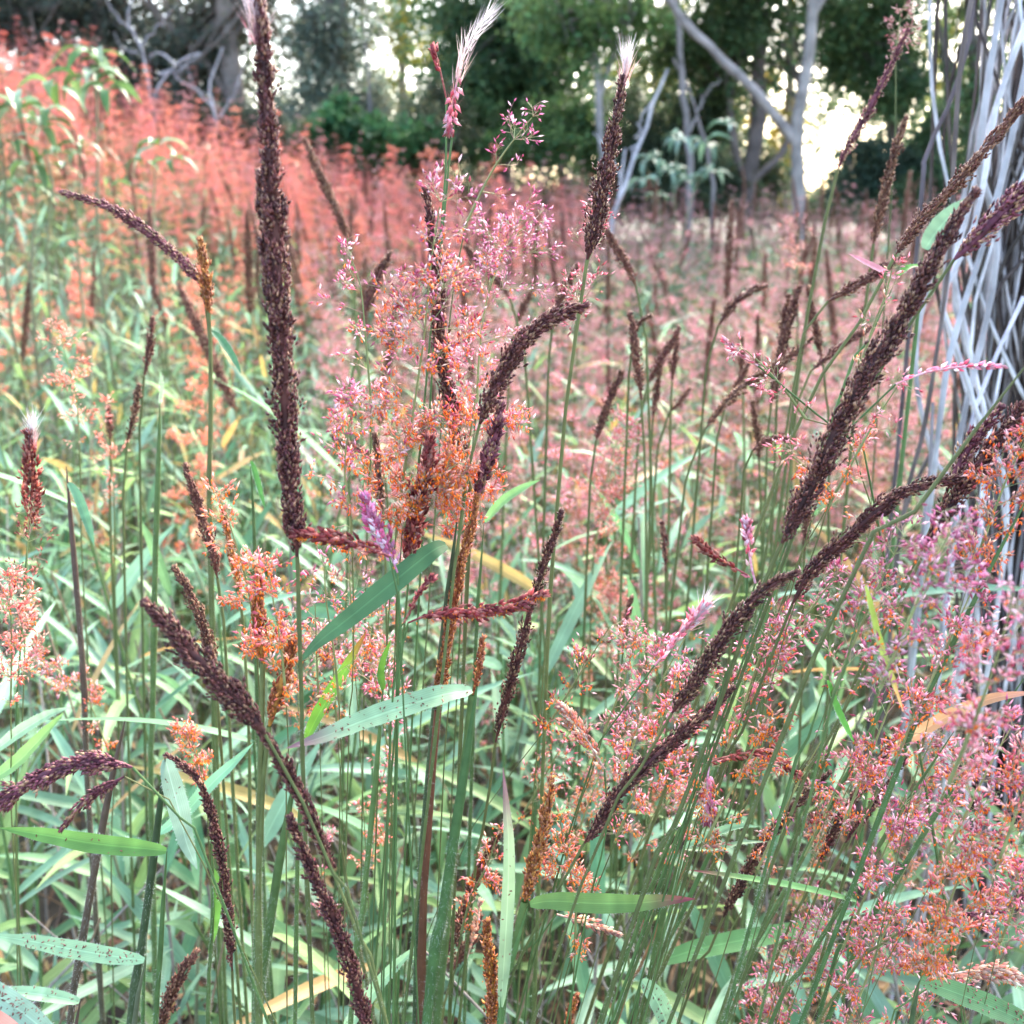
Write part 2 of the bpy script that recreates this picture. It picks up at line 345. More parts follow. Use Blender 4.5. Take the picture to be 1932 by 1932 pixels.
def stem_to_root(pts, r0, lean=0.55):
    """continue a visible stem from its last seen point down to the ground"""
    P = [np.asarray(p, float) for p in pts]; e = P[-1]; d = unit(P[-1]-P[-2])
    if d[2] > -.35: d = unit(A3(d[0], d[1], -.6))
    g = float(gz(e[0], e[1])); h = max(e[2]-g, .02); k = d[:2]/abs(d[2])*h
    k = k*min(1, .35/max(np.linalg.norm(k), 1e-6))*lean
    m = A3(e[0]+k[0]*.65, e[1]+k[1]*.65, g+h*.45); q = A3(e[0]+k[0], e[1]+k[1], 0); q[2] = float(gz(q[0], q[1]))-.01
    return P+[m, q]
def culm_mb(P, r0, r1, col0, col1, hairs=0, sides=7, taper=False):
    P = catmull(P, 26); n = len(P); mb = MB(); f = np.linspace(0, 1, n)[:, None]
    R = np.linspace(r0, r1, n).copy()
    for k in range(5, n-2, 7): R[k] *= 1.22          # nodes of the culm
    if taper: R[0] *= .15; R[1] *= .75
    mb.tube(P, R, np.asarray(col0)*(1-f)+np.asarray(col1)*f, sides)
    return mb, P, R
def hair_mb(P, R, n, ln=.0016, col=(.74, .76, .71)):
    mb = MB(); n = int(n*6); T, N, B = frames(P); t = rng.uniform(.1, .95, n); az = rng.uniform(0, 6.283, n)
    rd = np.cos(az)[:, None]*ease(N, t)+np.sin(az)[:, None]*ease(B, t); r = ease(R[:, None], t)
    mb.scatter(HAIR, ease(P, t)+rd*r*.95, rd+ease(T, t)*rng.uniform(-.3, .5, (n, 1)), ln*rng.uniform(.5, 1.5, n), .00007, col); return mb

C_GREEN = (.085, .145, .045); C_OLIVE = (.115, .125, .042); C_PURP = (.11, .065, .05); C_DARKG = (.045, .075, .030)
COUNT = {}
def stalk(label, group, P_head, stem_pts, r_stem, head, cols=(C_OLIVE, C_GREEN), hairs=160, cat='grass stalk', leaves=()):
    """head: function(P) -> list of (partname, mb, material, kind). root is an Empty on the ground"""
    pts = stem_to_root(stem_pts, r_stem); root = pts[-1]; th = thing('grass_stalk', label, cat, root, group)
    cm, P, R = culm_mb(pts, r_stem*.75, r_stem*1.25, cols[0], cols[1])
    cu = part('culm', cm, M_CULM, th, origin=root)
    if hairs: part('fuzz', hair_mb(P, R, hairs), M_HAIR, cu, 'stuff', origin=root)
    if head:
        seq = head(P_head); first = None
        for nm, mbx, mt, kd in seq:
            if mbx is None or mbx.n == 0: continue
            if first is None: first = part(nm, mbx, mt, th, kd, origin=root)
            else: part(nm, mbx, mt, first, kd, origin=root)
    for lf in leaves: add_leaf(th, root, *lf)
    return th
def add_leaf(th, root, pts, wid, col, tip=None, up=(0, -.35, 1), fold=.3, twist=0., specks=0, labelp=None, fz=90):
    """pts base -> tip in metres"""
    P = catmull(pts, 22); t = np.linspace(0, 1, 22); mb = MB()
    prof = np.interp(t, [0, .05, .2, .45, .75, .92, 1], [.30, .62, .92, 1, .72, .3, .03])
    col = np.asarray(col, float); C = np.tile(col, (22, 1))
    if tip is not None: f = sstep(.62, .97, t)[:, None]; C = C*(1-f)+np.asarray(tip)*f
    C = C*(1+.07*rng.standard_normal((22, 1))); mb.blade(P, wid*prof, up, C, fold, 6, twist, rip=.05); o = part('leaf', mb, M_LEAF, th, origin=root)
    if labelp: o['label'] = labelp
    T = tangents(P); S = unit(np.cross(T, np.asarray(up, float))); U = np.cross(S, T)
    if fz:
        h = MB(); k = rng.uniform(.03, .85, fz); s = np.where(rng.random(fz) < .5, -1, 1)[:, None]
        e = ease(P, k)+ease(S, k)*s*(wid*.5*np.interp(k, t, prof))[:, None]+ease(U, k)*(wid*.5*np.interp(k, t, prof)*fold)[:, None]
        h.scatter(HAIR, e, ease(S, k)*s+ease(T, k)*.5+.2*rng.standard_normal((fz, 3)), rng.uniform(.0006, .0016, fz), .00014, (.75, .78, .72)); part('fringe', h, M_HAIR, o, 'stuff', origin=root)
    if specks:
        h = MB(); k = rng.uniform(.02, .8, specks); x = rng.uniform(-.85, .85, specks); w = wid*.5*np.interp(k, t, prof)
        e = ease(P, k)+ease(S, k)*(x*w)[:, None]+ease(U, k)*((np.abs(x)**1.3*fold*w)+.0005)[:, None]
        d = ease(S, k)*rng.normal(0, 1, (specks, 1))+ease(T, k)*rng.normal(0, 1, (specks, 1)); L = rng.uniform(.0009, .002, specks)
        h.scatter(SPK3, e-unit(d)*L[:, None]*.5, d, L, L*.45, pick('redbrown', specks)*.55); part('fallen_seed', h, M_DARK, o, 'stuff', origin=root)
    return o
def PX(pts, Y, Y2=None):
    n = len(pts); return [at(p[0], p[1], Y if Y2 is None else Y+(Y2-Y)*k/max(n-1, 1)) for k, p in enumerate(pts)]

# ------------------------------------------------------------------ trees and backdrop
def foliage(mb, c, rad, n, size, col, clump=.22, jit=.35, vary=.35):
    """leaf-sized faces in clumps through an ellipsoid"""
    k = max(4, n//55); u = unit(rng.standard_normal((k, 3)))*(rng.random((k, 1))**.45); cc = np.asarray(c)+u*rad
    w = rng.integers(0, k, n); p = cc[w]+rng.standard_normal((n, 3))*np.asarray(rad)*clump*rng.uniform(.5, 1.3, (k, 1))[w]
    shade = rng.uniform(1-vary, 1+vary, (k, 1))[w]*rng.uniform(.75, 1.25, (n, 1)); hue = rng.uniform(-.25, .25, (n, 1))
    C = np.asarray(col)*shade*np.hstack([1+hue, np.ones((n, 1)), 1-hue*.5])
    d = rng.standard_normal((n, 3))+A3(0, 0, -.5); L = size*rng.uniform(.6, 1.3, n)
    mb.scatter(DIA, p, d, L, L*rng.uniform(.4, .6, n), C)
def limb(mb, pts, Y, r0, r1, col, sides=8, wob=.02):
    P = catmull([p if len(p) == 3 and isinstance(p, np.ndarray) else at(p[0], p[1], Y+(p[2] if len(p) > 2 else 0)) for p in pts], 18)
    P = P+rng.normal(0, wob*.3, P.shape)*np.linspace(0, 1, 18)[:, None]*np.linspace(1, 0, 18)[:, None]*4
    mb.tube(P, np.linspace(r0, r1, 18)*(1+.06*rng.standard_normal(18)), col, sides); return P
def tree(label, Y, trunk, w, limbs, crowns, leafcol, size, bark=(.16, .13, .11), group=None, name='tree', cat='tree', twigs=8):
    """trunk: px list from low to high; crowns: (px, py, dY, rx, ry, n) in photograph pixels at distance Y"""
    base = at(trunk[0][0], trunk[0][1], Y); gr = A3(base[0], Y, 0); gr[2] = float(gz(gr[0], Y))-.05
    th = thing(name, label, cat, gr, group); t = MB(); r = pxm(w, Y)/2*.82
    P = limb(t, [gr]+[p for p in trunk if at(p[0], p[1], Y)[2] > gr[2]+.2], Y, r*1.25, r*.6, bark)
    tr = part('trunk', t, M_BARK, th, origin=gr)
    tips = [P]
    for lw, lp in limbs:
        b = MB(); q = limb(b, lp, Y, pxm(lw, Y)*.42, pxm(lw, Y)*.2, bark); part('limb', b, M_BARK, th, origin=gr); tips.append(q)
    if crowns:
        f = MB(); b = MB()
        for (x, y, dy, rx, ry, n) in crowns:
            c = at(x, y, Y+dy); R = A3(pxm(rx, Y+dy), pxm(max(rx, ry), Y+dy)*.8, pxm(ry, Y+dy)); foliage(f, c, R, n, size, leafcol)
            src = tips[rng.integers(0, len(tips))]; 
            for _ in range(twigs):
                s = ease(src, rng.uniform(.55, 1)); e = c+unit(rng.standard_normal(3))*R*.8; m = (s+e)/2+rng.normal(0, .08, 3)
                Q = catmull([s, m, e], 7); b.tube(Q, np.linspace(r*.28, r*.06, 7), np.asarray(bark)*.8, 4)
        part('crown', f, M_FOL, th, 'stuff', smooth=False, origin=gr); part('twigs', b, M_BARK, th, 'stuff', origin=gr)
    return th
GB = 'trees along the back of the meadow'
DG, MG, LG, GG, YG_SUN = (.082, .14, .058), (.105, .175, .065), (.13, .23, .085), (.13, .15, .11), (.30, .29, .05)
tree('pale forked tree with slim grey trunk right of centre', 8.0, [(1510, 520), (1508, 400), (1503, 265), (1522, 130), (1535, 0), (1550, -300), (1560, -600)], 25,
     [(22, [(1503, 270), (1425, 172), (1335, 85), (1240, -40), (1150, -250)]), (14, [(1533, 30), (1575, -45), (1640, -200)])],
     [(1400, -380, .3, 330, 190, 5000), (1650, -350, .5, 260, 200, 4000), (1250, -150, .2, 150, 90, 1500)], MG, .075, (.27, .235, .215), GB)
tree('dark twin-trunked tree just left of the pale forked tree', 9.6, [(1405, 420), (1412, 345), (1430, 230), (1432, 100), (1420, -80), (1400, -300)], 30,
     [(18, [(1412, 350), (1388, 290), (1376, 190), (1360, 60)]), (15, [(1424, 338), (1476, 286), (1510, 190), (1540, 60)])],
     [(1400, 60, 0, 120, 110, 4200), (1480, -60, .3, 190, 110, 4000), (1360, -200, 0, 220, 150, 3500), (1330, 200, .6, 60, 60, 1500), (1300, 100, .5, 90, 60, 2000)], DG, .07, (.13, .105, .095), GB)
tree('thin pale trunk with light green leaves beyond the central spike', 9.0, [(1142, 420), (1138, 300), (1128, 160), (1116, 40), (1100, -120)], 17,
     [(10, [(1130, 190), (1160, 100), (1200, 20)]), (9, [(1125, 130), (1070, 40), (1040, -20)])],
     [(1090, 60, 0, 95, 65, 3000), (1180, 30, .3, 80, 60, 2000), (1040, -60, 0, 150, 90, 2500)], LG, .06, (.3, .27, .26), GB)
tree('broad dark green tree filling the centre of the backdrop', 10.8, [(950, 360), (955, 200), (960, 60), (965, -200)], 34,
     [(16, [(955, 180), (880, 90), (830, 20)]), (16, [(957, 150), (1040, 60), (1090, -30)])],
     [(930, 70, 0, 150, 90, 6000), (890, 185, -.6, 105, 65, 4200), (1010, 170, -.3, 95, 85, 4500), (1000, 10, 0, 170, 90, 5000), (900, -150, 0, 260, 140, 5000)], DG, .075, (.12, .1, .085), GB)
tree('hazy grey-green tree behind the tall left spike', 14.5, [(640, 330), (640, 160), (645, 0), (650, -200)], 26, [(12, [(640, 150), (590, 60), (560, 0)])],
     [(615, 140, 0, 85, 95, 6500), (650, 30, 0, 65, 70, 3500), (600, 230, 0, 120, 55, 4500), (700, 190, 0, 60, 60, 2600), (560, 70, 0, 60, 60, 1500), (640, -150, 0, 160, 110, 2500)], (.17, .20, .14), .07, (.2, .17, .15), GB)
tree('dark thicket tree with grey trunk at upper left', 9.2, [(452, 330), (445, 240), (432, 110), (425, 0), (420, -250)], 46,
     [(16, [(440, 200), (380, 110), (300, 40)]), (14, [(430, 90), (470, 20), (500, -60)])],
     [(370, 110, .3, 110, 95, 4800), (300, 190, .2, 120, 60, 3500), (440, 30, .6, 90, 80, 2600), (380, -90, .3, 200, 100, 4500)], (.11, .125, .09), .06, (.2, .165, .14), GB)
tree('dark grey-green tree above the pink slope at far left', 9.4, [(200, 300), (195, 160), (185, 40), (180, -200)], 30, [(12, [(190, 110), (120, 30), (60, -40)])],
     [(190, 50, .2, 100, 70, 3800), (80, -20, .4, 110, 60, 3000), (150, -120, 0, 200, 100, 4000), (240, 150, .1, 70, 60, 2000)], (.105, .12, .09), .06, (.17, .14, .12), GB)
tree('dark leafy tree right of the pale fork', 10.2, [(1690, 420), (1685, 250), (1680, 100), (1670, -200)], 30, [(14, [(1683, 200), (1620, 100), (1580, 20)])],
     [(1630, 60, 0, 110, 75, 5200), (1690, 150, -.3, 70, 65, 2600), (1590, 120, .3, 60, 40, 1200), (1640, -90, 0, 230, 110, 5200)], DG, .07, (.11, .09, .08), GB)
tree('mid green tree close behind the pale stem bundle', 10.0, [(1850, 420), (1845, 250), (1835, 100), (1820, -200)], 26, [(12, [(1843, 220), (1790, 120), (1770, 30)])],
     [(1800, 280, 0, 70, 110, 3200), (1880, 200, 0, 90, 160, 3200), (1860, 20, .4, 90, 70, 1800), (1850, -150, 0, 200, 100, 4000)], MG, .065, (.13, .11, .1), GB)
YL = 'sunlit yellow trees far behind the meadow'  # sunlight on these far trees is put into their yellow leaf colours
tree('sunlit yellow-green far tree left of the central dark tree', 19, [(760, 330), (760, 100), (765, -100)], 20, [], [(770, 40, 0, 60, 70, 1500), (735, 150, 0, 60, 60, 700), (780, -140, 0, 160, 110, 2500)], YG_SUN, .10, (.2, .16, .1), YL)
tree('sunlit yellow far tree seen left of the twin-trunked tree', 19, [(1265, 330), (1262, 100), (1260, -100)], 20, [], [(1262, 215, 0, 60, 75, 1500), (1240, 120, 0, 90, 60, 1100), (1250, -80, 0, 160, 110, 2500)], YG_SUN, .10, (.2, .16, .1), YL)
tree('sunlit golden far tree glimpsed through the pale fork', 19.5, [(1490, 360), (1490, 150), (1490, -100)], 20, [], [(1490, 275, 0, 26, 90, 1200), (1460, 180, 0, 50, 50, 600), (1480, -80, 0, 160, 120, 2500)], (.30, .22, .03), .10, (.2, .16, .1), YL)
tree('sunlit yellow-green far tree beside the pale stem bundle', 19, [(1785, 360), (1785, 150), (1785, -100)], 20, [], [(1785, 130, 0, 40, 70, 900), (1770, 60, 0, 50, 50, 300), (1790, -150, 0, 160, 100, 2500)], YG_SUN, .10, (.2, .16, .1), YL)
GU = 'bushes under the trees'
def bush(label, Y, x, y, crowns, col, size, bark=(.14, .11, .09)):
    return tree(label, Y, [(x, y+20), (x+4, y-20), (x-3, y-70)], 12, [(7, [(x, y), (x-30, y-60), (x-50, y-100)]), (7, [(x, y), (x+30, y-50), (x+55, y-90)])], crowns, col, size, bark, GU, 'bush', 'bush', 4)
bush('round dark bush at the foot of the bright sky gap', 9.4, 1650, 400, [(1660, 320, 0, 75, 55, 4200), (1600, 365, 0, 40, 28, 1100), (1735, 330, 0, 55, 65, 2200), (1690, 390, 0, 90, 25, 1500)], (.06, .095, .06), .055)
bush('green bush below the broad central tree', 9.2, 1060, 320, [(1050, 235, 0, 70, 45, 2600), (985, 250, .3, 50, 45, 1800), (1110, 270, 0, 45, 45, 1500), (1030, 280, -.3, 70, 30, 1400), (940, 285, 0, 50, 30, 1000)], (.075, .14, .045), .055)
bush('small bright green bush left of the central tree', 8.8, 640, 330, [(640, 225, 0, 50, 40, 900), (590, 260, 0, 60, 35, 900), (720, 265, 0, 90, 40, 2200)], (.06, .15, .055), .075)
bush('olive undergrowth at the edge of the pink slope', 9.0, 810, 340, [(800, 240, 0, 45, 60, 1900), (750, 310, 0, 70, 30, 1500), (865, 270, .3, 55, 45, 1500), (840, 210, .3, 40, 45, 1000), (700, 290, .2, 60, 40, 1300)], (.10, .115, .06), .055)
bush('grey-green undergrowth between the thin trunks', 9.8, 1290, 390, [(1290, 320, 0, 80, 45, 2600), (1350, 350, 0, 70, 40, 2200), (1230, 300, .2, 60, 60, 1800), (1300, 240, .4, 80, 45, 2200), (1180, 350, 0, 60, 35, 1800), (1200, 220, .4, 60, 70, 1800), (1350, 180, .5, 70, 60, 1800), (1440, 330, .3, 50, 60, 1500), (1250, 380, -.2, 120, 25, 2000)], (.07, .10, .055), .06)
bush('dark thicket behind the coral grass at left', 8.6, 420, 300, [(410, 235, 0, 110, 40, 3500), (500, 270, 0, 60, 30, 1500), (300, 215, 0, 90, 35, 2500)], (.06, .075, .05), .05)
bush('leafy green scrub between the dark bush and the stem bundle', 9.0, 1790, 410, [(1790, 350, 0, 70, 45, 2400), (1730, 380, 0, 60, 30, 1400), (1780, 260, .3, 50, 60, 1300), (1600, 395, .2, 70, 18, 900)], (.085, .14, .06), .055)
bush('scrub on top of the slope at the far left', 8.8, 60, 90, [(150, 125, 0, 80, 40, 2400), (40, 20, .2, 110, 40, 2600), (10, 55, .3, 70, 40, 2200), (-40, 20, .4, 90, 50, 1500)], (.08, .09, .06), .055)
# far wood closing the view: reads as one mass
f = MB()
for k, (x, y, rx, ry, n) in enumerate([(60, 60, 160, 130, 1500), (330, 80, 150, 150, 1800), (480, 150, 70, 130, 900), (860, 150, 90, 130, 1800), (1000, 120, 140, 150, 2400), (1130, 250, 80, 110, 1200), (1360, 190, 90, 130, 1500), (1420, 320, 45, 60, 700),
                                       (1680, 200, 90, 120, 1500), (1660, 330, 70, 60, 900), (1760, 330, 60, 60, 600), (1900, 200, 100, 200, 2000), (560, 290, 90, 40, 500), (720, 290, 100, 40, 700), (1240, 340, 80, 40, 500), (500, 330, 120, 60, 1500), (650, 350, 120, 50, 1500), (820, 340, 120, 60, 1800), (980, 330, 120, 70, 2000), (1120, 350, 110, 60, 1800), (1240, 350, 90, 60, 1500), (1340, 350, 80, 60, 1500), (1440, 360, 60, 55, 1200), (1520, 385, 40, 25, 500), (1640, 370, 70, 50, 1400), (1750, 350, 90, 70, 1800), (1200, 280, 80, 70, 1700), (1300, 270, 80, 80, 2000), (1370, 290, 60, 70, 1500), (1180, 180, 60, 80, 1000), (690, 290, 110, 50, 1500), (560, 250, 70, 60, 900), (1560, 260, 40, 60, 260), (1600, 180, 60, 50, 700), (1580, 380, 60, 25, 700), (700, 370, 400, 22, 4500), (1250, 385, 330, 22, 4500), (1750, 390, 200, 22, 2500), (-150, 50, 200, 150, 1500), (2080, 200, 160, 200, 1500)]):
    Yf = 22+rng.uniform(0, 3); foliage(f, at(x, y, Yf), A3(pxm(rx, Yf), 1.2, pxm(ry, Yf)), n, .16, (.10, .135, .07), .34)
o = link('far_wood', f.mesh('far_wood', M_FOL, None, False)); tag(o, 'mass of dark distant foliage behind the nearer trees', 'wood', kind='stuff')
#
# bare pale saplings and dead branches
def sapling(label, Y, pts, w, col, limbs=(), group='bare stems at the wood edge', name='bare_sapling', cat='sapling'):
    P0 = at(*pts[0], Y); g = A3(P0[0], Y, float(gz(P0[0], Y))-.03); th = thing(name, label, cat, g, group)
    m = MB(); limb(m, [g]+[p for p in pts], Y, pxm(w, Y)/2, pxm(w, Y)*.2, col, 6, .03); part('trunk', m, M_BARK, th, origin=g)
    for lw, lp in limbs: b = MB(); limb(b, lp, Y, pxm(lw, Y)/2, pxm(lw, Y)*.15, col, 5, .03); part('branch', b, M_BARK, th, origin=g)
PALE = (.40, .38, .40)
sapling('pale leaning bare stem left of the mid shrub', 5.2, [(1150, 440), (1185, 330), (1225, 220), (1260, 130)], 11, PALE, [(6, [(1190, 320), (1205, 240), (1230, 190)])])
sapling('thinner white bare stem beside the leaning pale stem', 5.3, [(1148, 460), (1160, 400), (1172, 330), (1180, 280)], 9, PALE, [(5, [(1172, 335), (1150, 290), (1120, 250)])])
sapling('slim grey bare trunk behind the pale green shrub', 8.4, [(1300, 380), (1302, 310), (1294, 200), (1280, 60), (1270, -60)], 17, (.24, .21, .2), [(8, [(1300, 250), (1330, 180), (1360, 150)])])
sapling('slanting thin bare trunk left of the twin-trunked tree', 8.8, [(1345, 390), (1340, 320), (1310, 200), (1270, 110)], 10, (.22, .19, .18))
sapling('slim dark bare trunk at the wood edge near centre', 9, [(712, 360), (706, 290), (700, 200), (690, 80)], 12, (.16, .14, .13))
for k, (lab, pts, lm) in enumerate([
    ('dead grey branch lying against the thicket at upper left', [(290, 200), (310, 150), (345, 112), (378, 100)], [(6, [(300, 140), (340, 130), (380, 100)]), (5, [(330, 120), (300, 100), (280, 110)]), (4, [(320, 130), (350, 160), (400, 180)])]),
    ('bleached dead twigs hanging in the thicket at upper left', [(280, 170), (265, 90), (240, 40), (250, 0)], [(4, [(262, 90), (300, 50), (330, 10)]), (4, [(255, 60), (220, 30), (200, 0)]), (3, [(262, 100), (230, 90), (215, 60)])]),
    ('grey dead stems beside the thicket trunk', [(400, 300), (410, 240), (395, 170), (420, 90)], [(5, [(410, 230), (440, 180), (460, 120)]), (4, [(400, 200), (370, 170), (350, 120)])])]):
    sapling(lab, 8.2, pts, 8, (.36, .33, .33), lm, 'dead branches in the thicket', 'dead_branch', 'branch')

# ------------------------------------------------------------------ shrubs in the meadow
def shrub_leaf(n=7, cup=.5):
    mb = MB(); t = np.linspace(0, 1, n); P = np.c_[t, 0*t, .16*np.sin(t*3.1)-.38*t*t]
    w = np.interp(t, [0, .12, .4, .7, 1], [.05, .26, .36, .25, .02]); mb.blade(P, w, (0, 0, 1), (1, 1, 1), cup, 4, rip=.12)
    return mb
def place_basis(d, up):
    from mathutils import Matrix
    x = unit(d); y = unit(np.cross(up, x)); z = np.cross(x, y); return Matrix(np.column_stack([x, y, z]).tolist()).to_4x4()
LMESH = {}
def lmesh(key, col, cup):
    if key not in LMESH:
        mb = shrub_leaf(7, cup); mb.c = [np.tile(np.asarray(col), (mb.n, 1))]; LMESH[key] = mb.mesh('leaf', M_SHRUB)
    return LMESH[key]
def broad_shrub(label, Y, stems, sprays, cols, group):
    g0 = at(*stems[0][0], Y); g = A3(g0[0], Y, float(gz(g0[0], Y))-.02); th = thing('shrub', label, 'shrub', g, group)
    for s in stems:
        m = MB(); P = catmull([g+A3(rng.normal(0, .02), 0, 0)]+[at(x, y, Y+rng.normal(0, .03)) for x, y in s], 14); m.tube(P, np.linspace(.006, .002, 14), (.16, .17, .09), 5); part('stem', m, M_CULM, th, origin=g)
    for (x, y, n, L) in sprays:
        c = at(x, y, Y+rng.normal(0, .05))
        for k in range(n):
            a = 6.283*k/n+rng.uniform(-.4, .4); d = A3(math.cos(a), math.sin(a)*.8, rng.uniform(-.55, .45)); L_ = L*rng.uniform(.6, 1.05)
            ci = rng.integers(0, len(cols)); o = link('leaf', lmesh((ci, round(sum(cols[ci]), 3), k % 3), cols[ci], (.25, .5, .75)[k % 3]), th)
            M = place_basis(d, A3(rng.normal(0, .25), -.2+rng.normal(0, .2), 1)); M.translation = (c-g+d*.008).tolist()
            from mathutils import Matrix
            o.matrix_local = M @ Matrix.Diagonal((L_, L_, L_, 1)); KIDS.setdefault(th.name, []).append(o)
GS = 'broad-leaved shrubs at the left'
SG = [(.10, .19, .05), (.075, .145, .045), (.24, .34, .20), (.14, .23, .08)]
broad_shrub('broad-leaved shrub with curled grey-green leaves at the left edge', 2.3, [[(60, 560), (70, 380), (40, 220)], [(90, 520), (100, 350), (85, 280)], [(20, 600), (10, 330), (-10, 200)]],
            [(30, 200, 6, .085), (75, 240, 6, .085), (15, 270, 6, .085), (100, 160, 4, .075), (60, 310, 5, .07), (-10, 210, 6, .09), (110, 290, 4, .06), (40, 350, 5, .07), (90, 205, 4, .08)], SG, GS)
broad_shrub('tall leafy shoot with drooping leaves against the pink slope', 2.5, [[(190, 520), (185, 300), (180, 110)]],
            [(178, 100, 6, .1), (185, 155, 5, .085), (205, 165, 4, .08), (165, 140, 4, .08), (150, 150, 3, .08), (195, 120, 3, .06)], SG, GS)
broad_shrub('small pale-leaved sprig in front of the coral grass', 2.6, [[(300, 520), (290, 380), (295, 290)]], [(298, 275, 5, .075), (320, 300, 4, .07), (265, 300, 3, .06), (250, 350, 3, .05)], SG, GS)
broad_shrub('little green sprig below the leafy shoot', 2.4, [[(150, 520), (150, 350), (148, 275)]], [(148, 270, 4, .055), (155, 290, 3, .05), (120, 320, 3, .05)], SG, GS)
broad_shrub('pale green feathery shrub before the dark wood at right centre', 5.0, [[(1275, 460), (1270, 350), (1280, 280)], [(1250, 440), (1230, 340), (1210, 300)], [(1290, 440), (1320, 340), (1350, 300)]],
            [(1280, 260, 8, .11), (1230, 300, 8, .1), (1330, 270, 8, .12), (1265, 320, 9, .1), (1300, 340, 9, .1), (1345, 325, 7, .1), (1215, 340, 6, .09), (1370, 235, 5, .1), (1240, 370, 6, .09)], [(.14, .24, .15), (.2, .3, .22), (.10, .18, .10)], 'shrubs before the wood')

# ------------------------------------------------------------------ bundle of pale bare stems at the right edge
BX = [(0.0, at(1915, 1500, 1.12)[0]), (.5, at(1905, 1300, 1.12)[0]), (.8, at(1890, 900, 1.12)[0]), (1.02, at(1900, 600, 1.12)[0]), (1.25, at(1985, 250, 1.12)[0]), (1.5, at(2050, -50, 1.12)[0]), (2.1, at(2150, -400, 1.12)[0])]
bz = np.array([b[0] for b in BX]); bx = np.array([b[1] for b in BX])
g = A3(bx[0], 1.14, float(gz(bx[0], 1.14))-.02); vb = thing('bare_stem_bundle', 'tangled bundle of pale grey bare woody stems at the right edge', 'dry bush', g)
m = MB(); zz = np.linspace(-.02, 2.2, 20); P = np.c_[np.interp(zz, bz, bx)+.06, 1.21+0*zz, zz]; m.tube(P, .06+.01*rng.standard_normal(20), (.085, .062, .05), 10); part('trunk', m, M_BARK, vb, origin=g)
for k in range(104):
    z = np.array([-.02, .35, .7, .95, 1.15, 1.4, 1.75, 2.2]); a = rng.uniform(0, 6.283); rr = rng.uniform(.35, 1)
    a_ = a+np.cumsum(rng.normal(0, 1.0, 8)); tl = rng.normal(0, .10); r_ = rr*np.array([.05, .06, .078, .09, .088, .08, .10, .14])*rng.uniform(.75, 1.15, 8)
    x = np.interp(z, bz, bx)+r_*np.cos(a_)+.02+tl*(z-.85)*sstep(.2, .9, z); y = 1.14+.75*r_*np.sin(a_)
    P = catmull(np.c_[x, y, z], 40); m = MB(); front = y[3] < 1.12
    q = rng.random(); c = (.52, .50, .51) if (q < .42 and front) else ((.36, .33, .33) if q < .5 else (.085, .066, .058))  # dark brown strands also put shade inside the bundle into colour
    m.tube(P, np.linspace(rng.uniform(.0014, .0030), .0012, 40)*(1+.07*rng.standard_normal(40)), np.asarray(c)*rng.uniform(.8, 1.15), 6); part('strand', m, M_STRAND, vb, origin=g)
for k, (pts, r, c) in enumerate([([(1735, 420), (1745, 300), (1790, 200), (1830, 70), (1840, -60)], .004, (.14, .11, .11)), ([(1700, 1000), (1745, 800), (1790, 500), (1800, 300), (1815, 100), (1850, -80)], .0042, (.13, .1, .09)),
                                 ([(1830, 1010), (1760, 860), (1728, 700), (1745, 560), (1775, 460)], .005, (.50, .48, .49)), ([(1900, 980), (1850, 800), (1800, 640), (1780, 560), (1840, 420), (1880, 200)], .005, (.50, .48, .49)),
                                 ([(1800, 1000), (1810, 830), (1870, 560), (1880, 420), (1850, 330), (1858, 200), (1880, 60), (1900, -60)], .006, (.50, .48, .49)), ([(1770, 820), (1800, 640), (1850, 480), (1900, 300), (1950, 60)], .0055, (.50, .48, .49)),
                                 ([(1860, 900), (1838, 700), (1800, 520), (1822, 420), (1850, 300), (1900, 140), (1960, -20)], .0055, (.50, .48, .49)), ([(1820, 880), (1860, 720), (1932, 560)], .004, (.5, .48, .54)), ([(1785, 600), (1825, 740), (1860, 900)], .0045, (.54, .52, .58)),
                                 ([(1690, 1060), (1720, 930), (1775, 820)], .004, (.13, .11, .1)), ([(1740, 1010), (1755, 880), (1760, 760)], .0035, (.3, .27, .28))]):
    Ys = .98+.02*rng.standard_normal(); P = [at(x, y, Ys) for x, y in pts]
    if P[0][2] > P[-1][2]: P = P[::-1]
    e = P[0]; P = [A3(e[0]+.03, Ys+.08, float(gz(e[0], Ys))), A3(e[0]+.02, Ys+.04, e[2]*.55)]+P
    m = MB(); P = catmull(P, 44); m.tube(P, np.full(44, r*.5)*(1+.06*rng.standard_normal(44)), c, 7); part('strand', m, M_STRAND, vb, origin=g)
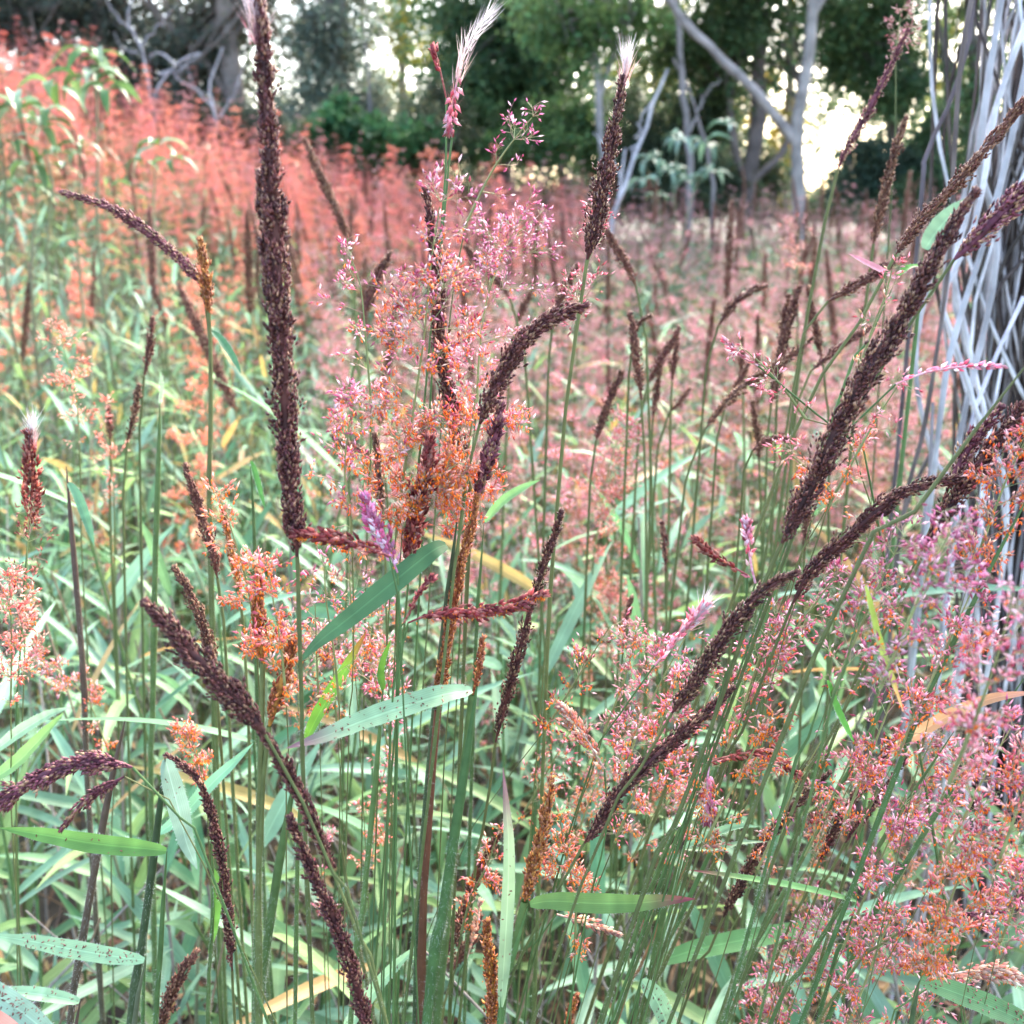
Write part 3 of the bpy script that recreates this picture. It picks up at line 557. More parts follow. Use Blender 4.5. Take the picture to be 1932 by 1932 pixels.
# ------------------------------------------------------------------ the dark seed spikes nearest the lens
def spike(label, Y, head, w, stem, pal_='dark', slen=.0022, dens=1.0, cols=(C_OLIVE, C_GREEN), sw=8, group='dark seed spikes', Y2=None, loose=.15, anth=0, tipplume=None, extra=None, hairs=120, low=False, blen=.013, core=.5):
    H = PX(head[::-1], Y, Y2)            # base -> tip
    Pm = catmull(H, 40); r = pxm(w, Y)/2*.84
    S = [H[0]+(H[0]-H[1])*0.0]+PX(stem, Y)
    def hd(P):
        a, s, pos = dense_head(P, r, pal_, slen, dens, loose=loose, low=low, blen=blen, core=core)
        out = [('seed_head', a, M_CULM, None), ('spikelets', s, M_DARK if pal_ in ('dark', 'brown', 'purple', 'orange') else M_PINK, 'stuff')]
        if anth: out.append(('anthers', hang_anthers(pos, anth), M_ANTH, 'stuff'))
        if tipplume: out.append(('plume', plume(catmull(PX(tipplume, Y), 12), .004, 'white'), M_HAIR, 'stuff'))
        return out
    return stalk(label, group, Pm, S, pxm(sw, Y)/2, hd, cols, hairs)
spike('tallest dark seed spike rising past the top edge, left of centre', .40, [(486, -70), (490, 0), (497, 90), (505, 220), (516, 400), (526, 560), (535, 700), (545, 880), (556, 990), (561, 1050)], 50, [(564, 1130), (570, 1350), (577, 1600)], dens=1.15, sw=11, tipplume=[(482, 85), (480, 40), (474, -20)])
spike('dark second spikelet branch clasping the tallest spike', .405, [(490, 330), (496, 420), (508, 520), (524, 640), (540, 760)], 26, [(548, 880), (560, 1060), (570, 1400)], dens=.9, sw=6)
spike('dark straight spike standing in the lilac panicle cloud at centre', .50, [(803, 360), (815, 430), (824, 520), (830, 620), (838, 700), (856, 790), (872, 850)], 31, [(882, 890), (893, 960), (880, 1150)], loose=.25)
spike('loose purplish spike base below the lilac cloud', .505, [(838, 690), (850, 760), (862, 830), (880, 890)], 30, [(890, 940), (880, 1100)], 'purple', .0026, .7, loose=.4)
spike('thick dark spike arching to the right in mid frame', .45, [(1103, 578), (1060, 590), (1010, 622), (972, 665), (940, 720), (915, 775), (905, 800)], 41, [(897, 840), (886, 900), (860, 1050)], dens=1.1, loose=.2)
spike('dark upright spike with silky white tip right of centre', .55, [(1176, 150), (1165, 210), (1150, 290), (1137, 360), (1122, 430), (1108, 490)], 36, [(1098, 560), (1072, 730), (1056, 900), (1040, 1100), (1030, 1300)], tipplume=[(1174, 165), (1180, 130), (1182, 105)], loose=.22, sw=9)
spike('massive dark spike slanting up to the right', .42, [(1838, 365), (1795, 430), (1745, 520), (1690, 620), (1625, 720), (1585, 800), (1545, 890), (1500, 975), (1475, 1025)], 50, [(1450, 1075), (1400, 1200), (1340, 1380), (1270, 1560), (1180, 1780)], dens=1.15, loose=.2, sw=11)
spike('slim brown spike crossing the pale stem bundle at upper right', .58, [(1985, 130), (1930, 195), (1860, 280), (1790, 360), (1730, 425), (1690, 480)], 24, [(1640, 580), (1560, 700), (1480, 860)], 'brown', loose=.1, cols=(C_OLIVE, C_OLIVE))
spike('reddish dark spike entering from the right edge', .44, [(2000, 320), (1932, 365), (1880, 410), (1840, 450), (1800, 490)], 40, [(1760, 540), (1690, 650), (1600, 800), (1500, 1000)], 'purple', .0025, loose=.3)
spike('dark spike leaning right beside the lowest pale strands', .45, [(1980, 720), (1925, 780), (1880, 835), (1835, 895), (1790, 960), (1745, 1040)], 42, [(1710, 1110), (1640, 1250), (1560, 1400), (1460, 1620)], loose=.2)
spike('short dark spike forking from the lower right spike', .46, [(1885, 770), (1850, 815), (1820, 860), (1790, 920)], 30, [(1760, 990), (1700, 1120), (1600, 1320)], 'purple', loose=.3)
spike('dark spike bowing over to the right below the massive spike', .45, [(1862, 892), (1800, 905), (1740, 915), (1690, 938), (1630, 985), (1575, 1035), (1530, 1080), (1495, 1140)], 34, [(1470, 1200), (1400, 1380), (1310, 1600)], loose=.18)
spike('dark club-shaped spike rising to the right at mid height', .42, [(1500, 1082), (1455, 1105), (1415, 1140), (1375, 1190), (1335, 1250), (1300, 1300), (1268, 1345)], 37, [(1240, 1395), (1180, 1500), (1100, 1660)], dens=1.1, loose=.2)
spike('long dark spike slanting through the pink haze below centre', .44, [(1380, 1300), (1340, 1340), (1290, 1382), (1235, 1430), (1180, 1482), (1135, 1545), (1103, 1590)], 34, [(1075, 1640), (1020, 1740), (960, 1860)], dens=1.05, loose=.15)
spike('drab spike half hidden behind the upright blade', .52, [(948, 1560), (915, 1620), (885, 1690), (860, 1760), (838, 1812)], 26, [(825, 1850), (800, 1940)], 'brown', loose=.2)
spike('thin jagged spike standing left of the dark green stem', .50, [(1058, 968), (1042, 1020), (1020, 1085), (1000, 1150), (980, 1230), (955, 1320), (935, 1400)], 25, [(928, 1460), (912, 1560), (890, 1700)], blen=.017, loose=.3, dens=.85)
spike('big dark spike leaning left in the lower left foreground', .36, [(278, 1140), (320, 1182), (365, 1235), (415, 1290), (460, 1335), (500, 1385)], 56, [(540, 1445), (600, 1580), (650, 1700), (700, 1830)], dens=1.15, sw=9, loose=.2)
spike('narrow dark base of the left-leaning foreground spike', .365, [(480, 1360), (520, 1420), (560, 1490), (598, 1570), (630, 1650)], 34, [(650, 1700), (690, 1800), (720, 1890)], loose=.25, sw=9)
spike('dark spike sloping out of the bottom edge', .37, [(548, 1545), (570, 1600), (600, 1665), (628, 1730), (655, 1800), (678, 1880), (700, 1960)], 36, [(715, 2010), (740, 2100)], loose=.2)
spike('thin dark spike nodding left in the lower left', .46, [(318, 1428), (355, 1452), (382, 1490), (402, 1550), (418, 1620), (428, 1700), (434, 1770), (438, 1830)], 25, [(440, 1870), (445, 1960)], loose=.15)
spike('short brown spike at the bottom edge, lower left', .5, [(371, 1798), (350, 1825), (328, 1865), (312, 1905), (300, 1960)], 32, [(290, 2020), (285, 2100)], 'brown', loose=.2)
spike('reddish brown spike drooping off the left edge', .40, [(-70, 1580), (-20, 1530), (40, 1488), (100, 1455), (160, 1438), (215, 1440), (250, 1448)], 42, [(300, 1490), (350, 1560), (420, 1700)], 'purple', .0025, loose=.25, cols=(C_GREEN, C_GREEN), sw=7)
spike('small drooping side spray under the left-edge spike', .405, [(120, 1560), (150, 1520), (190, 1490), (235, 1465)], 18, [(270, 1460), (320, 1520), (370, 1600)], 'purple', .0024, .7, loose=.4, sw=4)
spike('slim brown spike leaning left at mid left', .62, [(350, 880), (365, 925), (380, 975), (398, 1030), (410, 1090)], 22, [(420, 1150), (430, 1300), (440, 1500)], 'brown', loose=.2)
spike('brown spike below the slim one at mid left', .56, [(330, 1073), (352, 1110), (375, 1160), (395, 1215), (405, 1265)], 25, [(410, 1320), (420, 1450), (430, 1600)], 'brown', loose=.22)
spike('red-brown spike bent flat to the left in the green meadow', .72, [(121, 364), (170, 378), (225, 402), (280, 438), (335, 485), (385, 540)], 20, [(393, 570), (397, 640), (397, 800), (395, 1000)], 'purple', .0026, loose=.1, sw=9, cols=(C_OLIVE, C_GREEN))
spike('orange-brown tuft on the stem of the bent spike', .715, [(378, 455), (382, 500), (390, 540), (395, 590)], 22, [(397, 640), (398, 800), (398, 1000)], 'orange', .0028, .8, loose=.4, sw=8, cols=(C_OLIVE, C_GREEN))
spike('dark slanting spike over the right-hand wood', .8, [(1712, 58), (1690, 105), (1660, 165), (1630, 225), (1600, 275), (1580, 320)], 17, [(1560, 400), (1530, 560), (1500, 750)], 'purple', loose=.12, low=True)
spike('pale brown spike standing before the dark bush at right', .85, [(1708, 225), (1690, 280), (1675, 340), (1660, 400), (1648, 460)], 18, [(1640, 520), (1625, 640), (1610, 800)], 'brown', .003, loose=.15, low=True)
spike('red-brown young head bursting from its sheath at centre', .47, [(943, 770), (938, 810), (925, 850), (912, 890), (900, 940)], 28, [(890, 980), (872, 1060), (850, 1180)], 'purple', .0034, .7, loose=.1)
spike('dark lower right spike slanting through pink haze', .50, [(1562, 1460), (1515, 1505), (1465, 1560), (1420, 1625), (1385, 1690), (1365, 1730)], 26, [(1340, 1790), (1290, 1900)], loose=.15)
spike('parallel dark spike right of the lower right slanting one', .52, [(1690, 1390), (1650, 1450), (1610, 1510), (1575, 1565), (1548, 1620)], 24, [(1520, 1690), (1450, 1850)], loose=.15)
spike('thin dark spike between green stems at lower right', .53, [(1710, 1430), (1670, 1490), (1630, 1540), (1595, 1590)], 18, [(1570, 1640), (1500, 1790)], loose=.15)
spike('small dark spike beside the upright blade at the bottom', .55, [(905, 1730), (890, 1770), (870, 1800), (855, 1830)], 26, [(845, 1870), (830, 1960)], 'brown', loose=.3)
spike('dark twig-like spike end at the lower right edge', .45, [(1960, 1660), (1915, 1705), (1860, 1725), (1800, 1722)], 24, [(1740, 1735), (1640, 1800), (1560, 1900)], 'purple', loose=.3)
# orange-brown heads still in the sheath
spike('long speckled brown head tight against the thick green stem', .455, [(900, 940), (890, 990), (874, 1050), (858, 1120), (846, 1190), (835, 1270), (826, 1340)], 27, [(820, 1400), (806, 1600), (796, 1800)], 'orange', .002, 1.3, loose=.0, cols=((.20, .06, .04), C_DARKG), sw=20, group='heads still in the sheath')
spike('orange-dotted brown head left of the long green blade', .44, [(488, 1085), (487, 1130), (490, 1190), (496, 1250)], 30, [(496, 1300), (492, 1450), (488, 1700)], 'orange', .0024, .9, loose=.25, anth=.12, sw=14, cols=(C_OLIVE, C_GREEN), group='heads still in the sheath')
spike('fan-shaped orange-brown head below the long green blade', .44, [(552, 1215), (540, 1260), (525, 1310), (508, 1370)], 36, [(498, 1430), (492, 1600), (486, 1800)], 'orange', .0026, .8, loose=.3, sw=14, group='heads still in the sheath')
spike('orange-red head rising from the sheath at bottom centre', .44, [(1040, 1475), (1032, 1520), (1020, 1580), (1005, 1640), (990, 1700)], 28, [(980, 1740), (965, 1800), (950, 1880)], 'orange', .0027, .9, loose=.15, anth=.05, sw=22, cols=(C_GREEN, C_GREEN), group='heads still in the sheath')
spike('bright orange flowering head at the bottom edge', .44, [(918, 1740), (922, 1790), (927, 1850), (930, 1910), (933, 1970)], 32, [(936, 2020), (940, 2100)], 'orange', .0024, 1.0, loose=.2, anth=.22, group='heads still in the sheath')
spike('thin orange-brown head above the pale speckled leaf', .46, [(912, 1205), (906, 1240), (900, 1275), (892, 1310)], 16, [(890, 1330), (870, 1500), (850, 1640)], 'orange', .002, .9, loose=.1, sw=24, cols=(C_GREEN, C_DARKG), group='heads still in the sheath')
spike('thin orange-brown head low at bottom right of centre', .5, [(1088, 1880), (1075, 1920), (1060, 1970)], 18, [(1050, 2010), (1040, 2100)], 'orange', .0022, .9, group='heads still in the sheath')
spike('rusty brown head in its sheath behind the dense lower spike', .6, [(420, 960), (432, 1010), (442, 1060), (452, 1110)], 20, [(460, 1200), (470, 1400), (475, 1700)], 'orange', .002, 1, loose=0, group='heads still in the sheath')
# contracted pink sprays
def spray(label, Y, head, w, stem, pal_='pink', anth=.25, slen=.0034, dens=.36, tipplume=None):
    return spike(label, Y, head, w, stem, pal_, slen, dens, (C_GREEN, C_GREEN), 5, 'pink sprays with crowded branches', None, .4, anth*1.6, tipplume, hairs=0, blen=.024, core=.12)
spray('pink spray reaching left across the tallest spike base', .395, [(565, 1008), (610, 1012), (660, 1022), (700, 1034), (735, 1050)], 24, [(745, 1075), (752, 1150), (760, 1300)], 'redbrown', .3)
spray('magenta spray reaching right with orange anthers at its tip', .43, [(1020, 1122), (970, 1140), (920, 1150), (860, 1152), (810, 1160), (770, 1175)], 26, [(755, 1200), (745, 1280), (735, 1450)], 'redbrown', .35)
spray('purple-pink spray fanning up left of the thick stem', .44, [(690, 945), (703, 980), (720, 1015), (738, 1050), (750, 1080)], 34, [(755, 1110), (758, 1200), (750, 1400)], 'lilac', .03, .0036)
spray('brownish pink brush beside the purple spray', .45, [(812, 830), (800, 900), (785, 970), (772, 1030), (757, 1090)], 34, [(752, 1140), (748, 1300)], 'redbrown', .02, .0032, .7)
spray('dark red forked spray at the base of the brush', .44, [(812, 1095), (795, 1115), (775, 1150), (762, 1175)], 16, [(755, 1210), (748, 1350)], 'redbrown', 0, .003)
spray('silky pink spray with white tip in the pink haze', .46, [(1330, 1145), (1300, 1180), (1270, 1215), (1235, 1255)], 18, [(1200, 1300), (1140, 1400), (1080, 1550)], 'pink', 0, .0036, .5, [(1292, 1190), (1312, 1168), (1335, 1135)])
spray('red-tipped branchlets at the foot of the massive spike', .43, [(1318, 1020), (1345, 1045), (1375, 1065), (1410, 1085)], 18, [(1440, 1100), (1410, 1180), (1350, 1340)], 'redbrown', 0, .0034)
spray('pink branchlet left of the massive spike foot', .43, [(1408, 990), (1412, 1030), (1418, 1070), (1425, 1100)], 22, [(1420, 1140), (1390, 1230), (1340, 1390)], 'pink', 0, .0034)
spray('dark red drooping spray in the orange cluster', .44, [(1500, 1460), (1460, 1430), (1420, 1420), (1370, 1428), (1335, 1440)], 18, [(1310, 1480), (1270, 1580), (1200, 1750)], 'redbrown', .12, .003)
spray('hanging lilac spray under the orange cluster', .44, [(1335, 1545), (1335, 1510), (1335, 1470), (1338, 1440)], 28, [(1325, 1470), (1290, 1570), (1230, 1700)], 'lilac', 0, .0034)
spray('pinkish cream spray pointing right at the bottom', .47, [(1165, 1760), (1130, 1750), (1085, 1735), (1050, 1725)], 18, [(1020, 1740), (1000, 1820), (990, 1920)], 'cream', 0, .003)
spray('pale green and cream spike drooping near the dark stems', .5, [(905, 1705), (900, 1740), (890, 1780), (880, 1810)], 12, [(870, 1840), (855, 1920)], 'cream', 0, .003)
spray('horizontal thin pink spray before the pale stems', .46, [(1890, 688), (1840, 690), (1790, 695), (1740, 705), (1690, 725)], 10, [(1650, 745), (1580, 830), (1500, 980)], 'pink', 0, .003, .3)
spray('thin nodding sprig over the midfield at right', .5, [(1370, 645), (1395, 670), (1430, 690)], 14, [(1480, 730), (1560, 800), (1640, 900)], 'pink', 0, .003, .25)
spray('orange-cream spray near the bottom right corner', .42, [(1935, 1850), (1890, 1836), (1840, 1832), (1790, 1838)], 44, [(1740, 1860), (1690, 1920), (1660, 2000)], 'cream', .35, .0032, .5)
spray('orange-cream spray at lower right of the midfield', .45, [(1060, 1335), (1085, 1365), (1110, 1400), (1140, 1450)], 32, [(1150, 1490), (1140, 1600), (1100, 1760)], 'cream', .3, .003)
spray('dark red bristly head on the left edge', .62, [(55, 820), (60, 880), (58, 940), (55, 1000)], 34, [(50, 1050), (40, 1200), (30, 1500)], 'redbrown', 0, .0036, .45, [(58, 850), (62, 820), (60, 792)])
spray('white silky plume on a thin stalk near the top', .52, [(850, 240), (853, 200), (860, 165), (868, 130)], 16, [(848, 300), (832, 480), (815, 600)], 'pink', 0, .004, .35, [(853, 210), (868, 130), (888, 75), (930, 22)])
spray('short pink shoot beside the white plume', .525, [(822, 100), (832, 140), (842, 185)], 8, [(848, 240), (842, 330), (828, 480)], 'redbrown', 0, .004, .3)

# ------------------------------------------------------------------ open pink panicles
def airy(label, Y, axis, spread, nodes, lo, hi, anth, stem, nb=4, step=.0052, sw=6, plume_=None, dens=1.0, group='open pink panicles', low=False, droop=.25, slen=.0036):
    H = PX(axis, Y); P = catmull(H, 24)
    def hd(P):
        b, s, a = airy_head(P, pxm(spread, Y), nodes, lo, hi, slen, nb, step, anth, droop, dens=dens, low=low)
        ax = MB(); ax.tube(P[::2], np.linspace(.0008, .0003, len(P[::2])), (.22, .24, .09), 4)
        out = [('seed_head', ax, M_CULM, None), ('branches', b, M_BRCH, 'stuff'), ('spikelets', s, M_PINK, 'stuff'), ('anthers', a, M_ANTH, 'stuff')]
        if plume_: out.append(('plume', plume(catmull(PX(plume_, Y), 12), .004, 'white'), M_HAIR, 'stuff'))
        return out
    return stalk(label, group, P, [H[0]]+PX(stem, Y), pxm(sw, Y)*.3, hd, (C_OLIVE, (.08, .13, .045)), 0)
airy('tall open panicle, lilac above and orange below, at centre', .47, [(747, 1010), (761, 900), (785, 740), (802, 620), (815, 480), (835, 360)], 170, 9, 'coral', 'lilac', (.75, .0), [(733, 1164), (725, 1300), (712, 1500)], 5, .0045)
airy('orange flowering cluster beside the arching spike', .485, [(868, 1000), (878, 900), (890, 800), (905, 700)], 150, 6, 'coral', 'pink', (.85, .3), [(862, 1100), (850, 1300), (835, 1500)], 5, .0042)
airy('second orange cluster left of the tight brown head', .45, [(760, 1000), (790, 940), (830, 900), (870, 870)], 110, 6, 'coral', 'coral', (.9, .5), [(750, 1080), (745, 1250), (735, 1400)], 5, .004)
airy('orange and pink panicle right of the tallest spike', .46, [(665, 1050), (660, 960), (650, 880), (665, 760)], 110, 7, 'coral', 'lilac', (.7, .15), [(668, 1150), (665, 1300), (655, 1500)], 4, .0048)
airy('lilac haze panicle behind the central spike', .62, [(900, 760), (905, 660), (920, 560), (960, 460), (1020, 405)], 150, 8, 'pink', 'lilac', (.1, 0), [(890, 860), (875, 1050)], 4, .005)
airy('sparse lilac panicle branch near the top centre', .6, [(880, 420), (930, 320), (980, 250), (1010, 215)], 80, 5, 'lilac', 'lilac', (0, 0), [(860, 520), (840, 700)], 2.5, .007)
airy('fine lilac panicle left of the central spike', .56, [(700, 760), (690, 640), (680, 540), (660, 480)], 110, 6, 'pink', 'lilac', (.2, 0), [(700, 860), (690, 1100)], 3, .006)
airy('orange-pink panicle left of the tallest spike', .45, [(485, 1240), (470, 1120), (440, 1010), (412, 930)], 75, 7, 'coral', 'coral', (.8, .3), [(492, 1330), (490, 1500), (486, 1700)], 4, .0044)
airy('orange-anthered panicle tangled round the brown fan head', .425, [(540, 1320), (530, 1220), (515, 1130), (505, 1070)], 85, 6, 'coral', 'pink', (.85, .4), [(545, 1400), (540, 1600)], 4, .0048)
airy('sparse open panicle right of the tallest spike stem', .47, [(640, 1330), (630, 1230), (615, 1130), (612, 1060)], 105, 6, 'cream', 'lilac', (.5, .2), [(645, 1430), (640, 1600)], 3, .006)
airy('fine pink panicle under the long green blade', .54, [(735, 1420), (715, 1330), (700, 1240), (695, 1160)], 100, 7, 'pink', 'pink', (.15, .1), [(740, 1500), (735, 1700)], 3, .005)
airy('coral pink panicle below the speckled leaf', .6, [(690, 1640), (700, 1560), (722, 1470), (740, 1390)], 90, 6, 'coral', 'pink', (.2, .1), [(685, 1720), (680, 1850)], 4, .0045)
airy('pale pink panicle low at left of the green stems', .62, [(610, 1720), (605, 1620), (600, 1560)], 70, 4, 'pink', 'pink', (.2, .1), [(612, 1780), (615, 1900)], 4, .005)
airy('pink wisps around the white-tipped spike stem', .56, [(1085, 620), (1100, 540), (1115, 470), (1130, 400)], 95, 6, 'pink', 'pink', (0, 0), [(1075, 720), (1055, 900)], 3, .0055)
airy('pink panicle right of the jagged spike', .5, [(1170, 1500), (1200, 1390), (1245, 1290), (1300, 1190)], 125, 8, 'pink', 'lilac', (.25, .05), [(1130, 1600), (1080, 1750)], 4, .0045)
airy('magenta-pink panicle in front of the club-shaped spike', .46, [(1160, 1590), (1215, 1450), (1255, 1350), (1280, 1290)], 105, 7, 'pink', 'pink', (.5, .25), [(1120, 1690), (1070, 1830)], 4, .0045)
airy('brownish panicle over the midfield at lower centre', .52, [(1140, 1380), (1175, 1290), (1195, 1220), (1200, 1180)], 65, 6, 'rose', 'rose', (.1, .1), [(1110, 1480), (1060, 1650)], 4, .005)
airy('orange cluster beside the dark red spray', .43, [(1325, 1600), (1380, 1490), (1420, 1420), (1460, 1350)], 100, 7, 'cream', 'coral', (.8, .5), [(1290, 1690), (1230, 1830)], 4, .0045)
airy('pink-orange panicle right of the orange cluster', .46, [(1430, 1640), (1480, 1530), (1520, 1450), (1560, 1380)], 95, 6, 'cream', 'lilac', (.6, .2), [(1395, 1730), (1340, 1880)], 4, .005)
airy('lilac panicle above the orange cluster', .47, [(1370, 1420), (1410, 1310), (1440, 1220), (1465, 1150)], 90, 7, 'pink', 'lilac', (.4, .05), [(1340, 1500), (1280, 1660)], 4, .005)
airy('orange panicle between the upright blade and the orange head', .46, [(1085, 1800), (1085, 1700), (1070, 1620), (1055, 1540)], 85, 6, 'coral', 'coral', (.8, .5), [(1080, 1870), (1075, 1960)], 4, .0048)
airy('orange panicle left of the upright blade', .5, [(870, 1760), (890, 1690), (920, 1630), (940, 1570)], 65, 5, 'coral', 'pink', (.8, .4), [(860, 1830), (850, 1920)], 4, .005)
NR = [('lilac panicle under the bowing dark spike', .42, [(1570, 1310), (1620, 1190), (1665, 1090), (1710, 1000)], 115, 'pink', 'lilac', (.2, 0)),
      ('soft lilac panicle in front of the lower right spike', .36, [(1660, 1300), (1715, 1170), (1760, 1070), (1800, 990)], 120, 'lilac', 'lilac', (.15, 0)),
      ('pink panicle behind the yellowing blade', .42, [(1690, 1430), (1755, 1290), (1800, 1190), (1840, 1100)], 120, 'pink', 'lilac', (.35, .1)),
      ('blurred pink panicle nearest the lens at right', .31, [(1790, 1480), (1850, 1330), (1890, 1210), (1915, 1100)], 110, 'pink', 'lilac', (.15, 0)),
      ('lilac panicle left of the yellowing blade', .45, [(1590, 1560), (1640, 1430), (1675, 1340), (1700, 1270)], 105, 'pink', 'lilac', (.4, .1)),
      ('orange-flecked panicle before the pale strands', .43, [(1830, 1090), (1870, 980), (1905, 890), (1940, 820)], 85, 'coral', 'pink', (.6, .3)),
      ('pink panicle over the dry orange blade', .4, [(1760, 1660), (1830, 1520), (1875, 1430), (1915, 1360)], 120, 'pink', 'lilac', (.3, .1)),
      ('rosy panicle right of the parallel dark spikes', .45, [(1590, 1790), (1645, 1660), (1680, 1580), (1710, 1510)], 105, 'pink', 'lilac', (.4, .15)),
      ('orange and rose panicle low at the right', .39, [(1740, 1840), (1785, 1720), (1815, 1640), (1840, 1570)], 125, 'coral', 'pink', (.7, .3)),
      ('cream and red panicle near the bottom right', .45, [(1590, 1960), (1630, 1860), (1660, 1780), (1690, 1710)], 105, 'pink', 'pink', (.45, .3)),
      ('mauve panicle low between the leaning stems', .5, [(1440, 1930), (1490, 1860), (1530, 1800), (1560, 1740)], 95, 'pink', 'lilac', (.35, .1)),
      ('mauve panicle at the bottom edge right of centre', .5, [(1390, 2010), (1420, 1930), (1450, 1870), (1475, 1820)], 75, 'pink', 'lilac', (.3, .1)),
      ('coral panicle cut by the right edge', .38, [(1880, 1640), (1915, 1540), (1945, 1450), (1965, 1380)], 110, 'coral', 'pink', (.4, .1)),
      ('rosy panicle cut by the lower right edge', .4, [(1880, 1800), (1910, 1720), (1935, 1650)], 90, 'pink', 'pink', (.4, .2)),
      ('pink haze panicle between massive and bowing spikes', .47, [(1440, 1290), (1500, 1190), (1545, 1130), (1580, 1080)], 75, 'pink', 'lilac', (.15, 0)),
      ('faint mauve panicle at the very bottom right', .46, [(1660, 2030), (1720, 1940), (1760, 1890), (1800, 1850)], 95, 'pink', 'pink', (.5, .3))]
for k, (lab, Y, axp, sprd, lo, hi, an) in enumerate(NR):
    b = axp[0]; dx = (axp[0][0]-axp[1][0]); airy(lab, Y, axp, sprd*1.1, 9, lo, hi, an, [(b[0]+dx*1.0, b[1]+130), (b[0]+dx*2.2, b[1]+310)], 4.3, .0048, sw=4)
airy('red-brown panicle with feathered branches at the left edge', .6, [(45, 1290), (48, 1150), (52, 1040), (55, 960)], 85, 7, 'coral', 'redbrown', (.1, 0), [(40, 1400), (30, 1600)], 4, .0042)
airy('coral cloud panicle at the left edge', .55, [(20, 1330), (22, 1230), (20, 1150), (18, 1090)], 85, 6, 'coral', 'coral', (.25, .1), [(22, 1430), (25, 1600)], 5, .004)
airy('coral panicle standing in the green at left', .8, [(150, 840), (145, 760), (130, 690), (105, 610)], 70, 7, 'coral', 'coral', (.1, 0), [(152, 920), (160, 1150)], 4, .0042, slen=.0042)
airy('orange pink panicle low in the left meadow', .68, [(205, 1420), (170, 1330), (120, 1275), (70, 1240)], 70, 6, 'coral', 'pink', (.7, .2), [(215, 1480), (210, 1650)], 4, .0045)
airy('small orange tuft above the nodding spike', .54, [(388, 1475), (372, 1430), (358, 1395), (345, 1370)], 34, 5, 'coral', 'coral', (.8, .6), [(392, 1540), (400, 1700)], 4, .004)
airy('pale coral panicle by the thin stem at left', .9, [(215, 940), (212, 880), (205, 820), (200, 760)], 45, 6, 'coral', 'coral', (.2, 0), [(216, 1000), (220, 1200)], 4, .0045, slen=.0042)
airy('blurred coral panicle right of the thin green stem', .9, [(1120, 1060), (1135, 960), (1150, 880), (1175, 800)], 95, 8, 'coral', 'pink', (.15, 0), [(1115, 1140), (1110, 1400)], 5, .0042, slen=.0042)
airy('soft coral panicle below the blurred one', .95, [(1145, 1240), (1150, 1160), (1160, 1100)], 75, 6, 'coral', 'coral', (.2, 0), [(1143, 1320), (1140, 1500)], 5, .0045, slen=.0042)
airy('pink panicle hanging beside the massive spike', .47, [(1560, 960), (1620, 850), (1660, 780), (1700, 720)], 75, 6, 'coral', 'pink', (.3, 0), [(1520, 1040), (1450, 1200)], 3.5, .005)
airy('small orange-pink panicle left of the massive spike', .46, [(1570, 930), (1530, 890), (1500, 865), (1475, 845)], 50, 5, 'coral', 'pink', (.6, .1), [(1550, 1010), (1480, 1200)], 3.5, .005)
airy('sparse pink panicle behind the massive spike top', .5, [(1620, 700), (1650, 610), (1670, 560), (1685, 500)], 55, 6, 'cream', 'pink', (.05, 0), [(1600, 790), (1540, 950)], 3, .0055)
airy('thin pink sprig before the midfield at right', .5, [(1520, 790), (1480, 735), (1440, 690), (1400, 655)], 60, 5, 'pink', 'pink', (0, 0), [(1580, 850), (1650, 960)], 2, .009)
airy('faint brown panicle high at right against the sky', .95, [(1690, 110), (1695, 60), (1700, 20)], 45, 5, 'rose', 'rose', (0, 0), [(1690, 200), (1680, 400)], 4, .005)
airy('pale rust panicle before the forked trunk', 1.3, [(1505, 540), (1505, 470), (1508, 420)], 60, 6, 'coral', 'rose', (0, 0), [(1505, 600), (1500, 750)], 4, .006, slen=.004)

